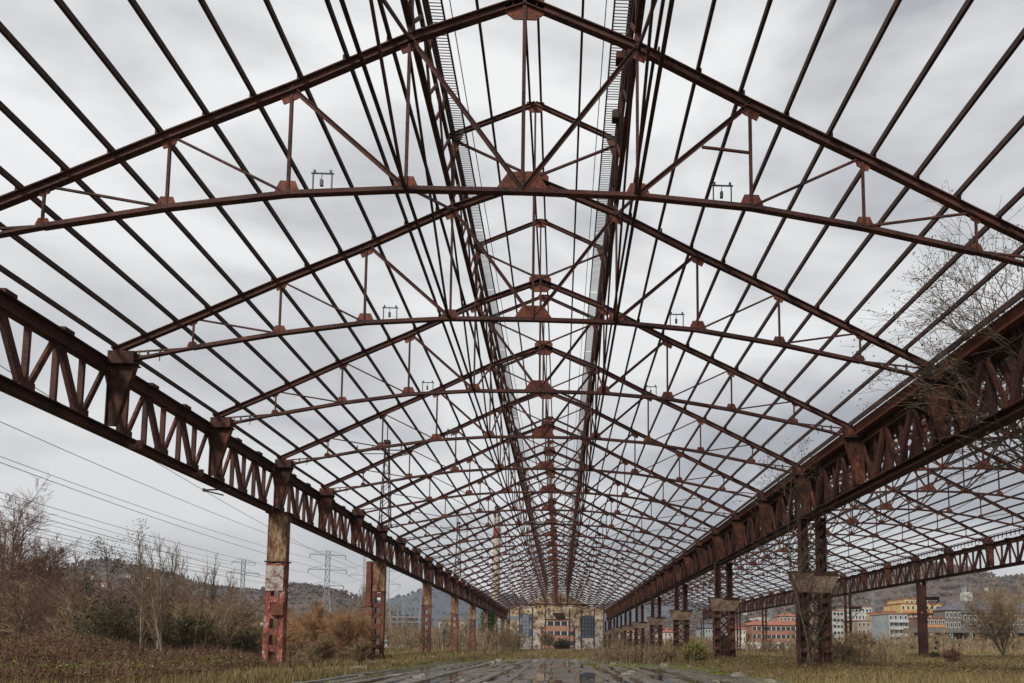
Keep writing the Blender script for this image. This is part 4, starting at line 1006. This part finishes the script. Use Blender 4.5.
building(858, 892, 621, 262, 'w_tan', 'tan block of flats below the bright white flats', 4, 8)
building(752, 820, 625, 300, 'w_redor', 'long red orange school with rows of ribbon windows', 3, 14, 'hip', 'tile', 2.2, band=True)
building(748, 766, 624, 320, 'w_pink', 'pink house with a red roof left of the school', 3, 5, 'hip', 'tile', 2)
building(780, 802, 616, 345, 'w_pink', 'pink block rising behind the long red orange school', 5, 6, 'hip', 'tile', 2)
building(757, 771, 617, 360, 'w_white', 'white house with a terrace behind the school roof', 4, 4, roofm='tile')
building(810, 826, 614, 350, 'w_redor', 'red block behind the right end of the school', 5, 4, 'hip', 'tile', 2)
building(733, 746, 629, 300, 'w_cream', 'cream house with a red roof right of the hatch column', 3, 4, 'hip', 'tile', 2.4)
building(702, 714, 628, 300, 'w_grey', 'grey house seen left of the hatch column', 3, 4, 'gable', 'slate', 1.8)
building(660, 676, 632, 310, 'w_cream', 'pale house seen through the middle columns', 3, 4, 'hip', 'tile', 2)
building(620, 640, 632, 310, 'w_tan', 'tan house seen just right of the end wall', 3, 5, 'hip', 'tile', 2)
building(540, 602, 619, 262, 'w_redor', 'red brick building seen through the opening of the end wall', 3, 9, 'hip', 'tile', 2, band=True)
building(438, 470, 621, 300, 'w_tan', 'pale building behind the pale birches on the left', 3, 6)
building(490, 506, 618, 290, 'w_grey', 'grey building behind the ivy tree', 4, 4, group='town buildings')
t = empty('church_tower', at(967, 612, 520), 'small pale church tower on the wooded hill above the stone building', 'church tower'); z = 0; k = 520/700
MB().box((0,0,10*k),(8*k,8*k,20*k)).build('shaft', M['w_white'], t); MB().box((0,0,22*k),(5.5*k,5.5*k,6*k)).build('belfry', M['w_grey'], t)
MB().tube([(0,0,25*k),(0,0,30*k)],[3.4*k,.1],8).build('spire', M['slate'], t); MB().box((0,-2.8*k,22*k),(2*k,.1,3.4*k)).build('opening', M['pane_dark'], t)
# low white site wall and the grey elevated road
p0, p1 = at(690, 645, 245), at(826, 645, 245); z = at(700, 642, 245).z
tag(MB().box(((p0.x+p1.x)/2,245,z/2),(p1.x-p0.x,.4,z)).build('site_wall', M['w_white']), 'low whitish wall in front of the red school', 'wall')
p0, p1 = at(912, 645, 185), at(1090, 645, 185); za, zb = at(950, 633, 185).z, at(950, 628, 185).z
t = empty('elevated_road', ((p0.x+p1.x)/2, 185, 0), 'low grey elevated road deck on piers in front of the stone building', 'bridge'); w = p1.x-p0.x
MB().box((0,0,(za+zb)/2),(w,9,zb-za)).build('deck', M['w_stone'], t)
for i in range(9): MB().box((-w/2+w*(i+.5)/9,0,za/2),(1.1,6,za)).build('pier', M['w_stone'], t)
# scattered houses on the hills
random.seed(9)
for i, (px, py, Y, m, lab) in enumerate(((93,579,820,'w_white','white farmhouse highest on the left hill'),(129,577,820,'w_white','white house on the left hill just right of the alders'),(150,578,820,'w_cream','cream house on the left hill by the thin saplings'),(181,588,815,'w_white','long white house on the right flank of the left hill'),(104,586,815,'w_cream','small cream house low on the left hill'),(160,584,815,'w_white','small white house halfway down the left hill'),(745,614,900,'w_white','white house at the foot of the right hill above the school'),(800,604,900,'w_cream','cream house on the right hill behind the far girder'),(986,590,900,'w_white','white house on the right hill above the stone building'))):
    p = at(px, py, Y); t = empty('hill_house', p, lab, 'house', 'houses scattered on the hills')
    t.scale = (.5,.5,.5)
    MB().box((0,0,1.5),(9,7,7)).build('wall', M[m], t)
    mb = MB(); mb.v = [(-5,-4,5),(5,-4,5),(5,4,5),(-5,4,5),(-5,0,8),(5,0,8)]; mb.f = [(0,1,5,4),(1,2,5),(2,3,4,5),(3,0,4),(3,2,1,0)]; mb.build('roof', M['tile'], t)
    for x in (-2.6,0,2.6): MB().box((x,-3.55,2.6),(1.1,.1,1.5)).build('window', M['pane_dark'], t)

# woods on the hillsides
M['wood_far'] = veg('far_bare_wood', (.045,.033,.030), (.085,.062,.052), (.12,.088,.072), (.06,.065,.045), sc=.02)
M['wood_haze_blue'] = veg('haze_tinted_moor', (.04,.045,.055), (.065,.07,.08), sc=.02)  # crowns tinted with the same painted distance haze as the far hill
def woods(label, vs, m, n, sz, seed):
    random.seed(seed); mb = MB(); cand = [q for q in vs if q[2] > 2]
    for i in range(n):
        a = random.choice(cand); x, y, z = a[0]+random.gauss(0,6), a[1]+random.gauss(0,5), a[2]
        h = sz*random.uniform(.5,1.2); w = h*random.uniform(.35,.6); i0 = len(mb.v)
        # a small crown: five-sided double pyramid
        for k in range(5): t_ = k*1.2566+random.random()*.5; mb.v.append((x+w*math.cos(t_), y+w*math.sin(t_), z+h*.35+random.uniform(-.1,.1)*h))
        mb.v.append((x, y, z+h)); mb.v.append((x, y, z-h*.4))
        for k in range(5): mb.f.append((i0+k, i0+(k+1) % 5, i0+5)); mb.f.append((i0+(k+1) % 5, i0+k, i0+6))
    tag(mb.build('hillside_wood', M[m]), label, 'wood', kind='stuff')
woods('dark heath and woods on the far hill, tinted haze blue', HILLV[0], 'wood_haze_blue', 9000, 6, 1)
woods('bare brown woods covering the left hill', HILLV[1], 'wood_far', 26000, 3.6, 2)
woods('bare brown woods covering the hill behind the town', HILLV[2], 'wood_far', 26000, 4.2, 3)

M['rubble'] = mat('broken_concrete', [(.35,(.12,.10,.085)), (.5,(.24,.21,.18)), (.7,(.38,.34,.30))], 2, 9, .9, .4)
random.seed(31); mb = MB()
for i in range(420):
    x, y = rubble()
    if on_floor(x, y) and random.random() < .75: continue
    a = random.uniform(.05,.22)*(1+y*.006); z = gz(x,y) if not on_floor(x,y) else .05; n0 = len(mb.v)
    for dx,dy,dz in ((-1,-1,-.3),(1,-1,-.3),(1,1,-.3),(-1,1,-.3),(-.7,-.7,.7),(.8,-.6,.6),(.6,.8,.75),(-.8,.7,.5)): mb.v.append((x+dx*a*random.uniform(.7,1.3), y+dy*a*random.uniform(.7,1.3), z+dz*a*random.uniform(.6,1)))
    mb.f += [(n0,n0+3,n0+2,n0+1),(n0+4,n0+5,n0+6,n0+7),(n0,n0+1,n0+5,n0+4),(n0+1,n0+2,n0+6,n0+5),(n0+2,n0+3,n0+7,n0+6),(n0+3,n0,n0+4,n0+7)]
tag(mb.build('rubble', M['rubble']), 'grey lumps of broken concrete strewn over floor and grass', 'rubble', kind='stuff')
